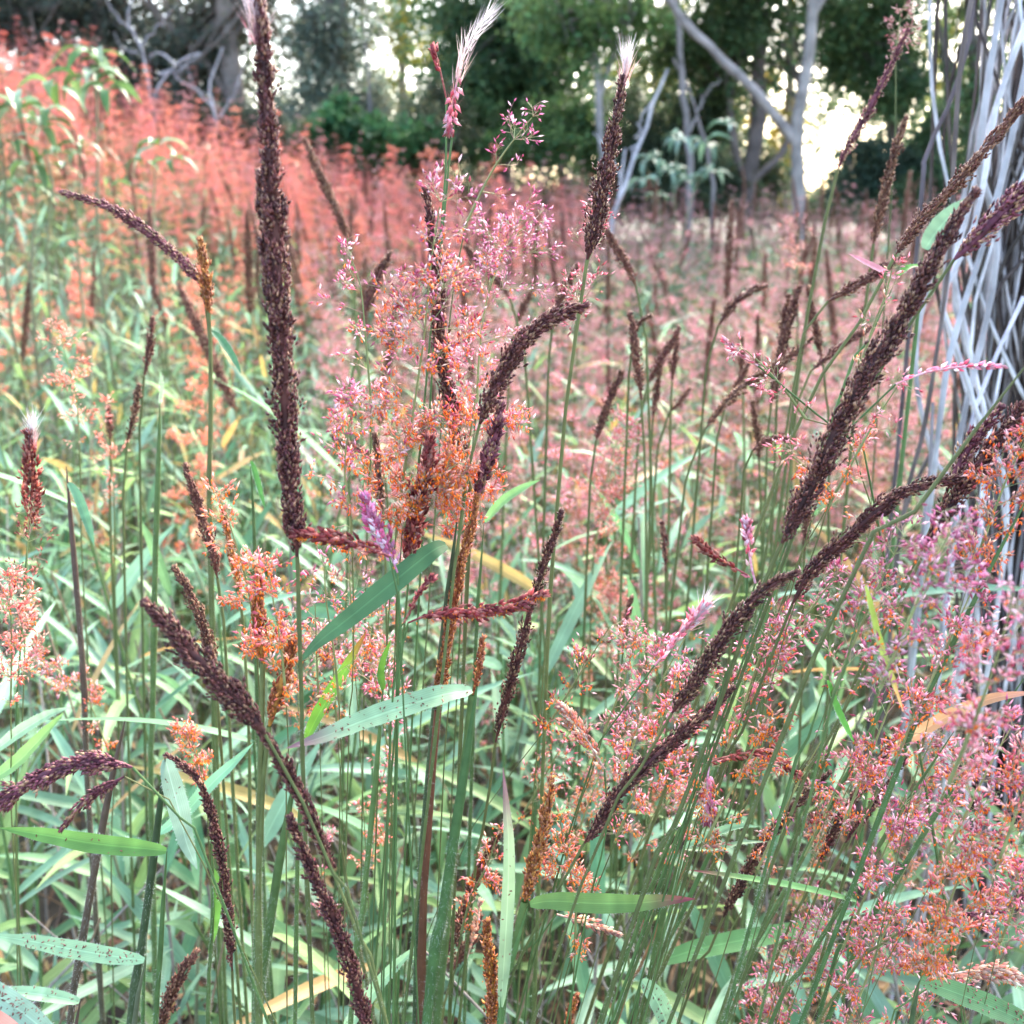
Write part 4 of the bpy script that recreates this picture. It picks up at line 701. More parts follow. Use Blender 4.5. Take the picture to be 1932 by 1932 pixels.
LM = [(30, 900, 'the dark red bristly left head'), (20, 1200, 'the coral cloud panicle at left'), (140, 720, 'the coral panicle standing in green'), (100, 1280, 'the orange pink left panicle'), (20, 1380, 'the leaf pair at the left edge'), (165, 1450, 'the dark leafless left stem'), (1700, 900, 'the long bare slanting stem'), (1350, 1000, 'the red-tipped branchlets'), (1530, 950, 'the massive slanting spike foot'), (60, 1480, 'the drooping left-edge spike'), (180, 1600, 'the green boat-shaped leaf'), (120, 1790, 'the pale speckled left leaf'), (340, 1540, 'the hanging mint leaf'), (420, 1680, 'the thin nodding spike'), (330, 1870, 'the short brown bottom spike'), (430, 1290, 'the big left-leaning spike'), (560, 1480, 'the left-leaning spike base'),
      (640, 1760, 'the spike leaving the bottom edge'), (500, 1200, 'the orange-dotted brown head'), (650, 1150, 'the long dark blade'), (720, 1360, 'the pale speckled central leaf'), (700, 1600, 'the slim hooded-leaf stem'), (820, 1650, 'the thick green stems'), (955, 1650, 'the upright purple-tipped blade'), (930, 1880, 'the bright orange bottom head'),
      (1010, 1580, 'the orange-red head'), (1130, 1705, 'the red-tipped boat-shaped leaf'), (990, 1200, 'the thin jagged spike'), (1240, 1430, 'the long slanting spike'), (1390, 1190, 'the club-shaped spike'), (1250, 1900, 'the hanging speckled leaf'), (1400, 1440, 'the dark red drooping spray'), (1460, 1600, 'the lower right slanting spike'), (1420, 1770, 'the wide green leaf'),
      (1610, 1520, 'the parallel dark spikes'), (1590, 1350, 'the short bright green blade'), (1670, 1220, 'the yellowing blade'), (1820, 1340, 'the dry salmon-orange blade'), (1840, 1890, 'the dark bottom right leaf'), (1800, 1650, 'the orange and rose panicle'), (1600, 1050, 'the bowing dark spike'), (230, 1250, 'the orange pink panicle in the left meadow'), (400, 1000, 'the slim brown left spike'), (1150, 950, 'the blurred coral panicle'), (300, 800, 'the thin small-leaved stem')]
def near_lm(px, py): return min(LM, key=lambda l: (l[0]-px)**2+(l[1]-py)**2)[2]
for lab, n, bx0, bx1, by0, by1 in [('fine pink panicle in the tangle of leaning stems at lower right', 7, 1480, 1830, 1380, 1800), ('fine pink panicle in the haze between the club-shaped spike and the upright blade', 6, 1010, 1330, 1180, 1560), ('fine pink panicle beneath the orange clusters at left of centre', 5, 560, 760, 1080, 1420)]:
    for k in range(n):
        x, y = rng.uniform(bx0, bx1), rng.uniform(by0, by1); ln = (.55 if bx0 > 800 else -.05)*rng.uniform(.6, 1.2); h = rng.uniform(150, 230)
        airy('fine pink panicle half hidden behind '+near_lm(x, y), rng.uniform(.5, .66), [(x-ln*h*.5, y+h*.5), (x, y), (x+ln*h*.5, y-h*.5)], rng.uniform(70, 105), 7, rng.choice(['pink', 'redbrown', 'cream']), rng.choice(['lilac', 'pink']), (.5, .15), [(x-ln*h*1.1, y+h), (x-ln*h*2, y+h*2)], 3.5, .007, sw=4, group='fine panicles in the foreground tangle')
# ------------------------------------------------------------------ blades and bare stems placed one by one
MINT, LGRN, DGRN, YGRN = (.28, .44, .24), (.19, .37, .12), (.075, .17, .065), (.30, .40, .06)
PTIP, RTIP, STRAW = (.22, .12, .14), (.22, .05, .06), (.72, .38, .18)
def blade_stalk(label, Y, leaves, stem, sw, cols=(C_GREEN, C_GREEN), hairs=220, group='green leafy stems in the foreground'):
    S = PX(stem, Y); L = []
    for lf in leaves:
        pts, w, col = lf[0], lf[1], lf[2]; kw = lf[3] if len(lf) > 3 else {}
        dY = kw.pop('dY', 0.0); L.append((PX(pts, Y, Y+dY), pxm(w, Y), col, kw))
    pts = stem_to_root(S, .003); root = pts[-1]; th = thing('leafy_grass_stalk', label, 'grass stalk', root, group)
    cm, P, R = culm_mb(pts, pxm(sw, Y)*.43, pxm(sw, Y)*.47, cols[0], cols[1], taper=True); cu = part('culm', cm, M_CULM, th, origin=root)
    if hairs: part('fuzz', hair_mb(P, R, hairs*2, .0018), M_HAIR, cu, 'stuff', origin=root)
    for p, w, c, kw in L: add_leaf(th, root, p, w, c, **kw)
    return th
blade_stalk('thick dark green stem with the long dark blade pointing lower left', .46, [([(842, 1028), (815, 1040), (740, 1100), (660, 1165), (600, 1212), (560, 1255)], 42, DGRN, dict(up=(.35, -.7, .6), fold=.12, dY=-.05, fz=40))], [(862, 985), (846, 1120), (832, 1260), (812, 1450), (798, 1650), (788, 1850)], 22, ((.05, .07, .032), (.055, .095, .035)), 300)
blade_stalk('thick green stem carrying the pale speckled leaf', .44, [([(890, 1302), (840, 1310), (760, 1334), (680, 1362), (610, 1390), (540, 1412)], 50, MINT, dict(up=(-.1, -.55, .8), tip=PTIP, specks=46, fold=.18, dY=-.03))], [(900, 1295), (885, 1400), (860, 1560), (836, 1720), (808, 1900)], 25, ((.07, .125, .04), (.075, .135, .04)), 420)
blade_stalk('slim stem with one short bright hooded leaf', .46, [([(722, 1302), (714, 1270), (722, 1235), (738, 1205)], 24, (.10, .26, .04), dict(up=(.8, -.5, .1), fold=.5))], [(722, 1300), (712, 1430), (700, 1560), (682, 1740), (665, 1880)], 14, hairs=260)
blade_stalk('stem with the red-tipped boat-shaped leaf at bottom centre', .43, [([(1000, 1706), (1040, 1700), (1120, 1704), (1200, 1704), (1260, 1698), (1312, 1696)], 42, (.13, .24, .06), dict(up=(0, -.75, .55), tip=RTIP, fold=.2))], [(996, 1712), (975, 1780), (955, 1860), (945, 1920)], 20)
blade_stalk('upright pale blade with purple tip at bottom centre', .42, [([(945, 1900), (952, 1800), (958, 1690), (960, 1600), (955, 1520), (949, 1448)], 30, MINT, dict(up=(.2, -1, .1), tip=PTIP, specks=14, fold=.3))], [(945, 1880), (942, 1960)], 14)
blade_stalk('green boat-shaped leaf pointing left at the lower left', .44, [([(314, 1605), (260, 1600), (180, 1592), (110, 1580), (50, 1570), (0, 1562)], 40, (.15, .28, .06), dict(up=(0, -.7, .6), fold=.25, specks=8))], [(315, 1606), (308, 1700), (300, 1850), (292, 1960)], 14)
blade_stalk('pale speckled leaf pointing left near the bottom left', .42, [([(272, 1812), (200, 1802), (120, 1788), (60, 1776), (-20, 1764)], 38, MINT, dict(up=(0, -.65, .7), fold=.15, specks=70))], [(275, 1812), (262, 1880), (250, 1960)], 16, ((.10, .11, .06), (.10, .11, .06)))
blade_stalk('hanging pale mint leaf on a dark stem at lower left', .48, [([(312, 1432), (322, 1470), (338, 1530), (352, 1590), (372, 1640)], 44, (.30, .45, .32), dict(up=(.5, -.8, .2), fold=.1, specks=6))], [(312, 1428), (300, 1540), (282, 1680), (258, 1850), (245, 1940)], 20, (C_DARKG, (.10, .12, .06)), 420)
blade_stalk('dark stem left of the mint leaf, leafless', .5, [], [(236, 1360), (215, 1450), (190, 1580), (165, 1720), (142, 1860), (130, 1950)], 18, (C_PURP, C_DARKG), 420)
blade_stalk('leaf slanting up right behind the nodding spike', .5, [([(300, 1572), (345, 1538), (400, 1478), (440, 1440), (478, 1402)], 30, (.17, .36, .22), dict(up=(-.4, -.8, .4), fold=.2))], [(300, 1575), (285, 1680), (270, 1900)], 9)
blade_stalk('green leaf at the left edge above the boat-shaped leaf', .55, [([(-20, 1475), (30, 1440), (70, 1400), (120, 1345)], 34, LGRN, dict(up=(-.4, -.7, .5))), ([(-15, 1420), (40, 1380), (90, 1350), (130, 1335)], 30, MINT, dict(up=(0, -.6, .7)))], [(-20, 1480), (-25, 1600), (-30, 1900)], 12)
blade_stalk('two parallel green stems at lower left with a hanging leaf', .5, [([(400, 1640), (405, 1690), (400, 1760), (392, 1800)], 28, (.12, .26, .05), dict(up=(.9, -.4, 0), fold=.6))], [(398, 1560), (402, 1680), (398, 1800), (392, 1950)], 10)
blade_stalk('straight fuzzy stem left of the foreground spike', .52, [], [(492, 1250), (492, 1400), (490, 1560), (486, 1750), (480, 1900)], 15, hairs=420)
blade_stalk('fuzzy green stem leaning right of the straight one', .46, [], [(562, 1440), (545, 1530), (525, 1640), (505, 1780), (485, 1940)], 22, hairs=420)
blade_stalk('thin stem with a small leaf in the left meadow', .7, [([(302, 765), (306, 730), (302, 700)], 9, MINT)], [(302, 760), (298, 900), (292, 1100), (288, 1350), (285, 1500)], 13, hairs=260)
blade_stalk('dark thin stem with a drooping leaf at far left', .68, [([(128, 910), (145, 935), (162, 980), (178, 1030)], 20, (.15, .34, .18), dict(up=(.6, -.6, .5)))], [(125, 880), (135, 1000), (148, 1150), (160, 1320), (165, 1480)], 13, (C_PURP, C_DARKG), 260)
blade_stalk('stem of the bent spike with a narrow hanging leaf', .73, [([(400, 625), (415, 640), (435, 668), (455, 705)], 17, (.09, .24, .12), dict(up=(.6, -.6, .5)))], [(400, 620), (399, 700), (398, 850), (396, 1000)], 9)
blade_stalk('slender stem with an upright narrow leaf, mid left', .66, [([(472, 870), (480, 900), (492, 940), (500, 960)], 17, (.09, .24, .06), dict(up=(.9, -.4, .1), fold=.6))], [(472, 868), (478, 960), (482, 1100), (485, 1300)], 9)
blade_stalk('bright green blade with orange tip under the long blade', .5, [([(575, 1400), (600, 1350), (630, 1300), (660, 1250), (692, 1190)], 30, (.16, .34, .04), dict(up=(-.5, -.8, .2), tip=(.3, .12, .03)))], [(575, 1402), (570, 1500), (560, 1700)], 11)
blade_stalk('narrow green blade pointing right of the orange clusters', .6, [([(915, 985), (945, 950), (980, 925), (1020, 905)], 22, LGRN, dict(up=(-.3, -.6, .7)))], [(913, 990), (905, 1100), (895, 1300)], 9)
blade_stalk('yellowing blade with orange tip among the lilac panicles', .37, [([(1632, 1105), (1645, 1160), (1660, 1220), (1680, 1275), (1705, 1345)], 30, YGRN, dict(up=(.7, -.6, .3), tip=(.85, .38, .14), fold=.2))], [(1632, 1105), (1600, 1240), (1540, 1450)], 7, hairs=60)
blade_stalk('short bright green blade under the lilac panicles', .42, [([(1560, 1285), (1572, 1330), (1592, 1370), (1612, 1402)], 32, (.12, .32, .05), dict(up=(.8, -.5, .3), fold=.4))], [(1560, 1282), (1530, 1380), (1460, 1580)], 9)
blade_stalk('dry salmon-orange blade at the right edge', .48, [([(1680, 1420), (1730, 1385), (1790, 1350), (1870, 1318), (1960, 1305)], 26, STRAW, dict(up=(0, -.7, .7), tip=(.7, .3, .2), fz=10))], [(1682, 1420), (1650, 1500), (1580, 1700)], 8, (C_OLIVE, C_OLIVE), 80)
blade_stalk('dark speckled leaf running off the bottom right corner', .40, [([(1735, 1850), (1790, 1868), (1860, 1895), (1940, 1930), (2020, 1970)], 50, (.10, .22, .08), dict(up=(.1, -.65, .75), fold=.2, specks=60))], [(1735, 1850), (1725, 1900), (1712, 1980)], 16, (C_DARKG, C_GREEN), 260)
blade_stalk('pale speckled hanging leaf at bottom right of centre', .46, [([(1210, 1850), (1235, 1880), (1262, 1940), (1280, 2000)], 46, MINT, dict(up=(.4, -.8, .4), specks=50))], [(1210, 1850), (1200, 1910), (1190, 1990)], 16, hairs=420)
blade_stalk('wide green leaf lying across the lower right', .6, [([(1240, 1815), (1320, 1790), (1420, 1770), (1520, 1750), (1610, 1720)], 46, LGRN, dict(up=(0, -.5, .85), fold=.12))], [(1240, 1815), (1225, 1900), (1210, 2000)], 12)
blade_stalk('curled pale leaf over the leaning stems, lower right', .48, [([(1290, 1600), (1340, 1580), (1390, 1562), (1430, 1560)], 22, MINT, dict(up=(0, -.3, 1), fold=.8)), ([(1290, 1602), (1350, 1602), (1400, 1590), (1450, 1588)], 12, MINT)], [(1286, 1602), (1260, 1700), (1225, 1850)], 15, hairs=300)
blade_stalk('thin leaf with pale sheath pointing left, lower right', .47, [([(1615, 1700), (1560, 1685), (1490, 1670), (1400, 1655), (1290, 1640)], 15, LGRN, dict(up=(0, -.5, .8), tip=RTIP))], [(1618, 1700), (1590, 1780), (1550, 1900)], 11)
blade_stalk('dusty leaf slanting down at the bottom left corner', .36, [([(-60, 1840), (0, 1880), (70, 1932), (150, 2010)], 52, (.24, .38, .27), dict(up=(.3, -.75, .6), specks=90, fold=.1))], [(-60, 1838), (-80, 1900), (-100, 2000)], 14)
blade_stalk('broad salmon-red dying blade in the bottom left corner', .33, [([(-120, 1840), (-40, 1912), (30, 1960), (120, 2040)], 60, (.62, .24, .19), dict(up=(.2, -.85, .5), fold=.08, fz=0))], [(-120, 1840), (-140, 1920), (-160, 2040)], 12, (C_OLIVE, C_OLIVE))
blade_stalk('pale leaf at the bottom left above the dusty leaf', .46, [([(150, 1890), (100, 1880), (40, 1872), (-20, 1870)], 30, MINT, dict(up=(0, -.5, .8), specks=16))], [(152, 1888), (145, 1940), (140, 2000)], 14, (C_PURP, C_PURP), 300)
blade_stalk('light green blade slanting at bottom centre left', .5, [([(640, 1960), (690, 1890), (740, 1830), (790, 1782)], 34, MINT, dict(up=(-.5, -.7, .5), specks=14))], [(640, 1960), (635, 2040)], 12)
blade_stalk('pinkish young blade across the pale stems at right', .6, [([(1690, 525), (1660, 510), (1630, 495), (1600, 478)], 18, (.5, .2, .2), dict(up=(.2, -.6, .7), fz=20)), ([(1695, 520), (1715, 505), (1745, 500)], 16, (.14, .3, .05), dict(fz=20))], [(1692, 525), (1640, 640), (1560, 820)], 7, hairs=60)
blade_stalk('soft green leaf standing before the pale stem bundle', .75, [([(1745, 470), (1765, 440), (1790, 410), (1832, 372)], 36, (.17, .30, .17), dict(up=(-.6, -.8, .2), fold=.3))], [(1742, 475), (1735, 560), (1720, 700)], 9, hairs=80)
blade_stalk('long bare green stem slanting across the lower right spike', .40, [], [(1975, 640), (1880, 755), (1800, 870), (1730, 960), (1650, 1060), (1560, 1180)], 11, (C_OLIVE, C_GREEN), 80)
blade_stalk('thick dark bare stem at the right edge', .42, [], [(1960, 900), (1900, 1010), (1860, 1090), (1800, 1210), (1740, 1330)], 12, (C_GREEN, C_GREEN), 160)
for k, (lab, st, w, c) in enumerate([
    ('first leaning green stem right of the orange-red head', [(1330, 1400), (1280, 1540), (1225, 1690), (1180, 1810), (1130, 1930)], 12, C_GREEN),
    ('second leaning stem right of the orange-red head', [(1390, 1500), (1335, 1620), (1270, 1760), (1205, 1920)], 12, C_GREEN),
    ('thin olive stem crossing the leaning stems', [(1450, 1430), (1380, 1570), (1310, 1700), (1240, 1850), (1200, 1940)], 9, C_OLIVE),
    ('sturdy leaning stem under the parallel dark spikes', [(1700, 1270), (1620, 1420), (1540, 1570), (1450, 1740), (1380, 1880)], 11, C_GREEN),
    ('green leaning stem right of the wide green leaf', [(1800, 1380), (1700, 1530), (1600, 1690), (1500, 1850), (1450, 1940)], 11, C_GREEN),
    ('far right leaning dark stem in the pink panicles', [(1932, 1280), (1850, 1400), (1770, 1530), (1690, 1660), (1600, 1830)], 13, C_GREEN),
    ('reddish leaning stem low at right of centre', [(1300, 1620), (1255, 1720), (1205, 1830), (1160, 1940)], 8, (.22, .10, .05)),
    ('purple-brown thin stem left of the pale speckled leaf', [(640, 1560), (650, 1640), (665, 1740), (690, 1840), (700, 1920)], 10, C_OLIVE)]):
    blade_stalk(lab, .47+.02*(k % 4), [], st, w, (c, c), 200)
# ------------------------------------------------------------------ stalks farther into the meadow, placed one by one
MS = 'brown seed spikes standing in the midfield'
for lab, Y, pts, w in [
    ('lone brown spike leaning left above the coral slope', 1.15, [(575, 265), (592, 305), (615, 355), (640, 410), (655, 450)], 20),
    ('brown spike leaning right, left of the central spike', .9, [(735, 480), (715, 520), (698, 560), (682, 605)], 24),
    ('brown spike slanting down right of the central spike', .95, [(880, 468), (905, 495), (935, 525), (962, 562)], 16),
    ('brown spike slanting behind the white-tipped spike stem', .9, [(1140, 425), (1160, 465), (1182, 500), (1200, 540)], 18),
    ('brown spike just left of the white-tipped spike stem', .85, [(1088, 505), (1072, 535), (1055, 570), (1045, 600)], 18),
    ('small brown spike left of the arching spike tip', 1.1, [(1005, 545), (990, 575), (975, 610)], 15),
    ('dark forked spike in the midfield below the arching spike', .85, [(1190, 595), (1197, 640), (1203, 690), (1210, 755)], 19),
    ('left prong of the midfield forked spike', .86, [(1215, 600), (1225, 597), (1205, 610), (1195, 640)], 8),
    ('brown spike pointing up right in the middle of the rose field', .95, [(1280, 622), (1262, 655), (1240, 690), (1222, 725)], 18),
    ('second brown spike close to the rose field middle', 1.0, [(1278, 640), (1272, 680), (1268, 720)], 15),
    ('curved brown spike pointing right in the rose field', .95, [(1443, 540), (1410, 552), (1380, 578), (1355, 615)], 17),
    ('double-headed brown spike left of the forked trunk foot', .88, [(1508, 545), (1495, 585), (1480, 640), (1465, 710), (1455, 760)], 21),
    ('shorter head of the double brown spike', .89, [(1488, 560), (1480, 600), (1472, 650)], 13),
    ('straight brown spike right of the double-headed one', .9, [(1525, 545), (1533, 590), (1543, 640), (1552, 680)], 15),
    ('low slanting brown spike left of the massive spike', .8, [(1640, 620), (1600, 645), (1560, 675), (1530, 700)], 14),
    ('long brown spike slanting through the lower rose field', .8, [(1530, 640), (1480, 680), (1420, 715), (1370, 760), (1330, 810)], 16),
    ('maroon spike pointing left of the massive spike top', .75, [(1700, 487), (1660, 510), (1615, 540), (1562, 568)], 20),
    ('brown spike with side tufts in the rose field', .85, [(1172, 705), (1155, 745), (1138, 790), (1125, 830)], 20),
    ('thin brown spike right of the side-tufted one', 1.0, [(1300, 735), (1285, 755), (1262, 780)], 12),
    ('brown spike half lost in the coral haze, right centre', .95, [(1245, 690), (1238, 740), (1232, 790)], 14),
    ('upright brown spike in the rose field near the wood', 1.2, [(1400, 640), (1400, 690), (1402, 740)], 13),
    ('brown spike low at right of the rose field', .9, [(1420, 760), (1428, 810), (1432, 870)], 14),
    ('flat-lying brown spike left of the orange cluster', .75, [(630, 825), (655, 838), (680, 848), (705, 860)], 18),
    ('thin dark spike rising left of the orange clusters', .62, [(708, 825), (712, 870), (716, 920), (722, 965)], 16),
    ('brown spike in the left meadow beside the coral tuft', .85, [(288, 605), (285, 640), (278, 680), (272, 710)], 15),
    ('second brown spike in the left meadow', .8, [(262, 730), (255, 770), (245, 810), (240, 835)], 14),
    ('rusty short spike at mid left', .9, [(205, 770), (207, 800), (208, 830)], 14),
    ('brown spike in the right midfield under the slanting maroon one', .9, [(1410, 690), (1390, 730), (1370, 760)], 13),
    ('dark low spike near the massive spike foot', .7, [(1490, 830), (1465, 828), (1440, 835), (1420, 850)], 18),
    ('brown upright spike beside the massive spike foot', .75, [(1530, 930), (1522, 985), (1518, 1040)], 16),
    ('rust upright spike at lower right midfield', .75, [(1250, 990), (1255, 1040), (1256, 1080)], 13),
    ('small red spike right of the magenta spray', .7, [(1190, 1130), (1184, 1160), (1178, 1190)], 12)]:
    e, q = pts[-1], pts[-2]; dx, dy = e[0]-q[0], max(e[1]-q[1], 15)
    spike(lab, Y, pts, w, [(e[0]+dx*.8, e[1]+dy*1.2+25), (e[0]+dx*1.3, e[1]+dy*2+130)], 'brown', .003, .8, (C_OLIVE, C_GREEN), 6, MS, loose=.2, hairs=0, low=True, blen=.016)

# ------------------------------------------------------------------ meadow: shared stalk shapes
def leafy_parts(h, nl, low, seed, lw=.0095, ll=.14, tone=0):
    """local meshes: culm and leaves of a leafless-topped green stalk of height h"""
    r = np.random.default_rng(seed); lean = r.uniform(-.08, .08, 2)
    P = np.c_[np.linspace(0, 1, 6)**1.5*lean[0], np.linspace(0, 1, 6)**1.5*lean[1], np.linspace(0, h, 6)]
    cm = MB(); cc = [C_GREEN, (.20, .21, .12), (.22, .18, .15), C_OLIVE][seed % 4]; Pc = catmull(P, 7 if low else 16)
    cm.tube(Pc, np.linspace(.0022, .0013, len(Pc)), cc, 4 if low else 6); lv = []
    for k in range(nl):
        t = .30+.69*(k+r.uniform(.1, .9))/nl; b = ease(P, t); az = k*2.6+r.uniform(-.6, .6)+seed; L = ll*r.uniform(.65, 1.25); el = math.radians(r.uniform(12, 68))
        d = A3(math.cos(az)*math.cos(el), math.sin(az)*math.cos(el), math.sin(el)); dr = r.uniform(.03, .42)*L
        n = 6 if low else 10; s = np.linspace(0, 1, n)[:, None]; Q = b+d*L*s+A3(0, 0, -1)*dr*s**2
        prof = np.interp(s[:, 0], [0, .06, .3, .6, 1], [.35, .75, 1, .8, .03]); g = r.random()
        c = np.array([(.18, .33, .16), (.22, .38, .23), (.12, .25, .11), (.23, .36, .13), (.24, .39, .25)])[r.integers(0, 5)]*r.uniform(.8, 1.15)
        if g < .05: c = A3(.42, .28, .10)
        m = MB(); m.blade(Q, lw*r.uniform(.7, 1.25)*prof, A3(0, 0, 1)+.3*r.standard_normal(3), c, .3, 2 if low else 4); lv.append(m)
    return cm, lv
def merge(ms):
    m = MB()
    for x in ms:
        for v, c, l in zip(x.v, x.c, x.l): pass
        off = m.n
        m.v += x.v; m.c += x.c; m.l += x.l; m.q += [q+off for q in x.q]; m.t += [t+off for t in x.t]; m.n += x.n
    return m
# individual leafy stalks close to the lens
NL = 10; protos = []
for k in range(NL):
    cm, lv = leafy_parts(rng.uniform(.45, .74), int(rng.integers(6, 9)), False, k, .0135, .16)
    protos.append((cm.mesh('culm', M_CULM), [x.mesh('leaf', M_LEAF) for x in lv], hair_mb(catmull(cm.v[0][::6], 10), np.full(10, .002), 150, .0016).mesh('fuzz', M_HAIR)))
ZL = {0: 'short leafy green grass stalk without seed head in the lower left foreground', 1: 'short leafy green grass stalk without seed head at the bottom centre', 2: 'short leafy green grass stalk without seed head in the lower right foreground'}
def to_px(p):
    dz = p[2]-CZ; dep = p[1]*cp-dz*sp; return 966+F*p[0]/dep, 966-F*(p[1]*sp+dz*cp)/dep
def scatter_pts(n, y0, y1, marg=.25, powy=1.0):
    y = y0+(y1-y0)*rng.random(n)**powy; x = rng.uniform(-1, 1, n)*(y*.56+marg); return x, y
nx_, ny_ = scatter_pts(185, .68, 1.45, .15)
for k in range(185):
    x, y = nx_[k], ny_[k]
    if (x > .36 and y > .95) or not -60 < to_px((x, y, .45))[0] < 1990: continue
    cmesh, lm, fz = protos[k % NL]; zl = 0 if x < -.22*y else (1 if x < .18*y else 2)
    th = thing('leafy_grass_stalk', 'short leafy headless grass stalk behind '+near_lm(*to_px((x, y, .45))), 'grass stalk', (x, y, float(gz(x, y))-.01), 'short leafy stalks in the foreground')
    s = rng.uniform(.8, 1.1); th.scale = (1, 1, s if y > .9 else s*.85); th.rotation_euler = (rng.normal(0, .09), rng.normal(0, .09), rng.uniform(0, 6.283))
    cu = link('culm', cmesh, th); tag(link('fuzz', fz, cu), kind='stuff')
    for x_ in lm: link('leaf', x_, th)

# ------------------------------------------------------------------ meadow: the uncountable mass
def gn_scatter(name, label, cat, pts, rot, scl, idx, protos):
    me = bpy.data.meshes.new(name); me.vertices.add(len(pts)); me.vertices.foreach_set('co', pts.astype(np.float32).ravel())
    for nm, ty, dat, key in (('rot', 'FLOAT_VECTOR', rot, 'vector'), ('scl', 'FLOAT_VECTOR', scl, 'vector'), ('idx', 'INT', idx, 'value')):
        a = me.attributes.new(nm, ty, 'POINT'); a.data.foreach_set(key, np.ascontiguousarray(dat, np.int32 if ty == 'INT' else np.float32).ravel())
    o = link(name, me); tag(o, label, cat, kind='stuff')
    ng = bpy.data.node_groups.new(name, 'GeometryNodeTree'); ng.interface.new_socket('Geometry', in_out='INPUT', socket_type='NodeSocketGeometry'); ng.interface.new_socket('Geometry', in_out='OUTPUT', socket_type='NodeSocketGeometry')
    N = ng.nodes.new; L = ng.links.new; gi, go_ = N('NodeGroupInput'), N('NodeGroupOutput'); jn = N('GeometryNodeJoinGeometry'); ip = N('GeometryNodeInstanceOnPoints')
    for p in protos:
        po = bpy.data.objects.new(p.name, p); oi = N('GeometryNodeObjectInfo'); oi.inputs['Object'].default_value = po; gt = N('GeometryNodeGeometryToInstance')
        L(oi.outputs['Geometry'], gt.inputs[0]); L(gt.outputs[0], jn.inputs[0])
    def na(nm, ty): a = N('GeometryNodeInputNamedAttribute'); a.data_type = ty; a.inputs['Name'].default_value = nm; return [s for s in a.outputs if s.enabled][0]
    L(gi.outputs[0], ip.inputs['Points']); L(jn.outputs[0], ip.inputs['Instance']); ip.inputs['Pick Instance'].default_value = True
    L(na('idx', 'INT'), ip.inputs['Instance Index']); L(na('rot', 'FLOAT_VECTOR'), ip.inputs['Rotation']); L(na('scl', 'FLOAT_VECTOR'), ip.inputs['Scale'])
    L(ip.outputs[0], go_.inputs[0]); md = o.modifiers.new('scatter', 'NODES'); md.node_group = ng
    return o
def rots(n, tilt=.1): return np.c_[rng.normal(0, tilt, n), rng.normal(0, tilt, n), rng.uniform(0, 6.283, n)]
def ground_pts(x, y, dz=-.01): return np.c_[x, y, gz(x, y)+dz]
def multi(ms_mats, name):
    """one mesh of several builders with their own materials"""
    me = None; al = MB(); mi = []; mats = []
    m = merge([a for a, _ in ms_mats if a is not None])
    me = m.mesh(name, ms_mats[0][1]); k = 0; ids = []; q_, t_ = [], []
    for a, mt in ms_mats:
        if a is None: continue
        if mt not in mats: mats.append(mt)
        q_.append(np.full(sum(len(x) for x in a.q), mats.index(mt))); t_.append(np.full(sum(len(x) for x in a.t), mats.index(mt)))
    for mt in mats[1:]: me.materials.append(mt)
    me.polygons.foreach_set('material_index', np.concatenate(q_+t_).astype(np.int32)); return me
leafy = []
for k in range(14):
    cm, lv = leafy_parts(rng.uniform(.42, .66), int(rng.integers(5, 8)), True, 40+k, .0115, .115); leafy.append(multi([(cm, M_CULM)]+[(x, M_LEAF) for x in lv], 'leafy_stalk'))
def pink_proto(lo, hi, seed, h=(.75, .98), nodes=7, spread=.05, slen=.005, step=.0075, nb=4.2, anth=(.25, .0)):
    hh = rng.uniform(*h); lean = rng.uniform(-.14, .14, 2); t = np.linspace(0, 1, 9); P = np.c_[t**2*lean[0], t**2*lean[1], t*hh]
    c = MB(); c.tube(P[:7], np.linspace(.0016, .0008, 7), C_OLIVE, 4); H = catmull(P[5:], 14)
    b, s, a = airy_head(H, spread, nodes, lo, hi, slen, nb, step, anth, .25, low=True)
    return multi([(c, M_CULM), (b, M_BRCH), (s, M_PINK), (a, M_ANTH)], 'pink_stalk')
def spike_proto(palt, h=(.8, 1.02), L=.15, r=.0062):
    hh = rng.uniform(*h); lean = rng.uniform(-.16, .16, 2); t = np.linspace(0, 1, 12); P = np.c_[t**2*lean[0], t**2*lean[1], t*hh]
    c = MB(); c.tube(P[::2], np.linspace(.0018, .001, 6), C_OLIVE, 4); k = int(12*(1-L/hh)); H = catmull(P[k-1:], 16)
    a, s, _ = dense_head(H, r, palt, .0048, .5, low=True, loose=.2, blen=.02); return multi([(c, M_CULM), (s, M_DARK)], 'spike_stalk')
P_pink = [pink_proto('pink', 'pink', k) for k in range(5)]; P_coral = [pink_proto('drift', 'drift', k, spread=.066, slen=.0085, step=.008, nb=5, nodes=8) for k in range(6)]; P_rose = [pink_proto('rose', 'rose', k, spread=.06, slen=.0062, step=.008, nb=4.5) for k in range(5)]
P_slope = [pink_proto(a, b, 0, h=hh, spread=sp_, slen=.0078, step=.0085, nb=4.6, nodes=8) for a, b, hh, sp_ in [('driftpink', 'driftpink', (.75, .95), .06), ('driftpink', 'drift', (.85, 1.1), .07), ('drift', 'drift', (.7, .9), .06), ('drift', 'coral', (.8, 1.0), .065), ('driftpink', 'rose', (.9, 1.15), .05), ('straw', 'drift', (.7, .95), .05)]]
P_spk = [spike_proto('brown') for _ in range(5)]; P_org = [pink_proto('coral', 'orange', k, anth=(.6, .3)) for k in range(2)]
def pxcol(x, y): return 966+F*x/(y*1.0+.08)
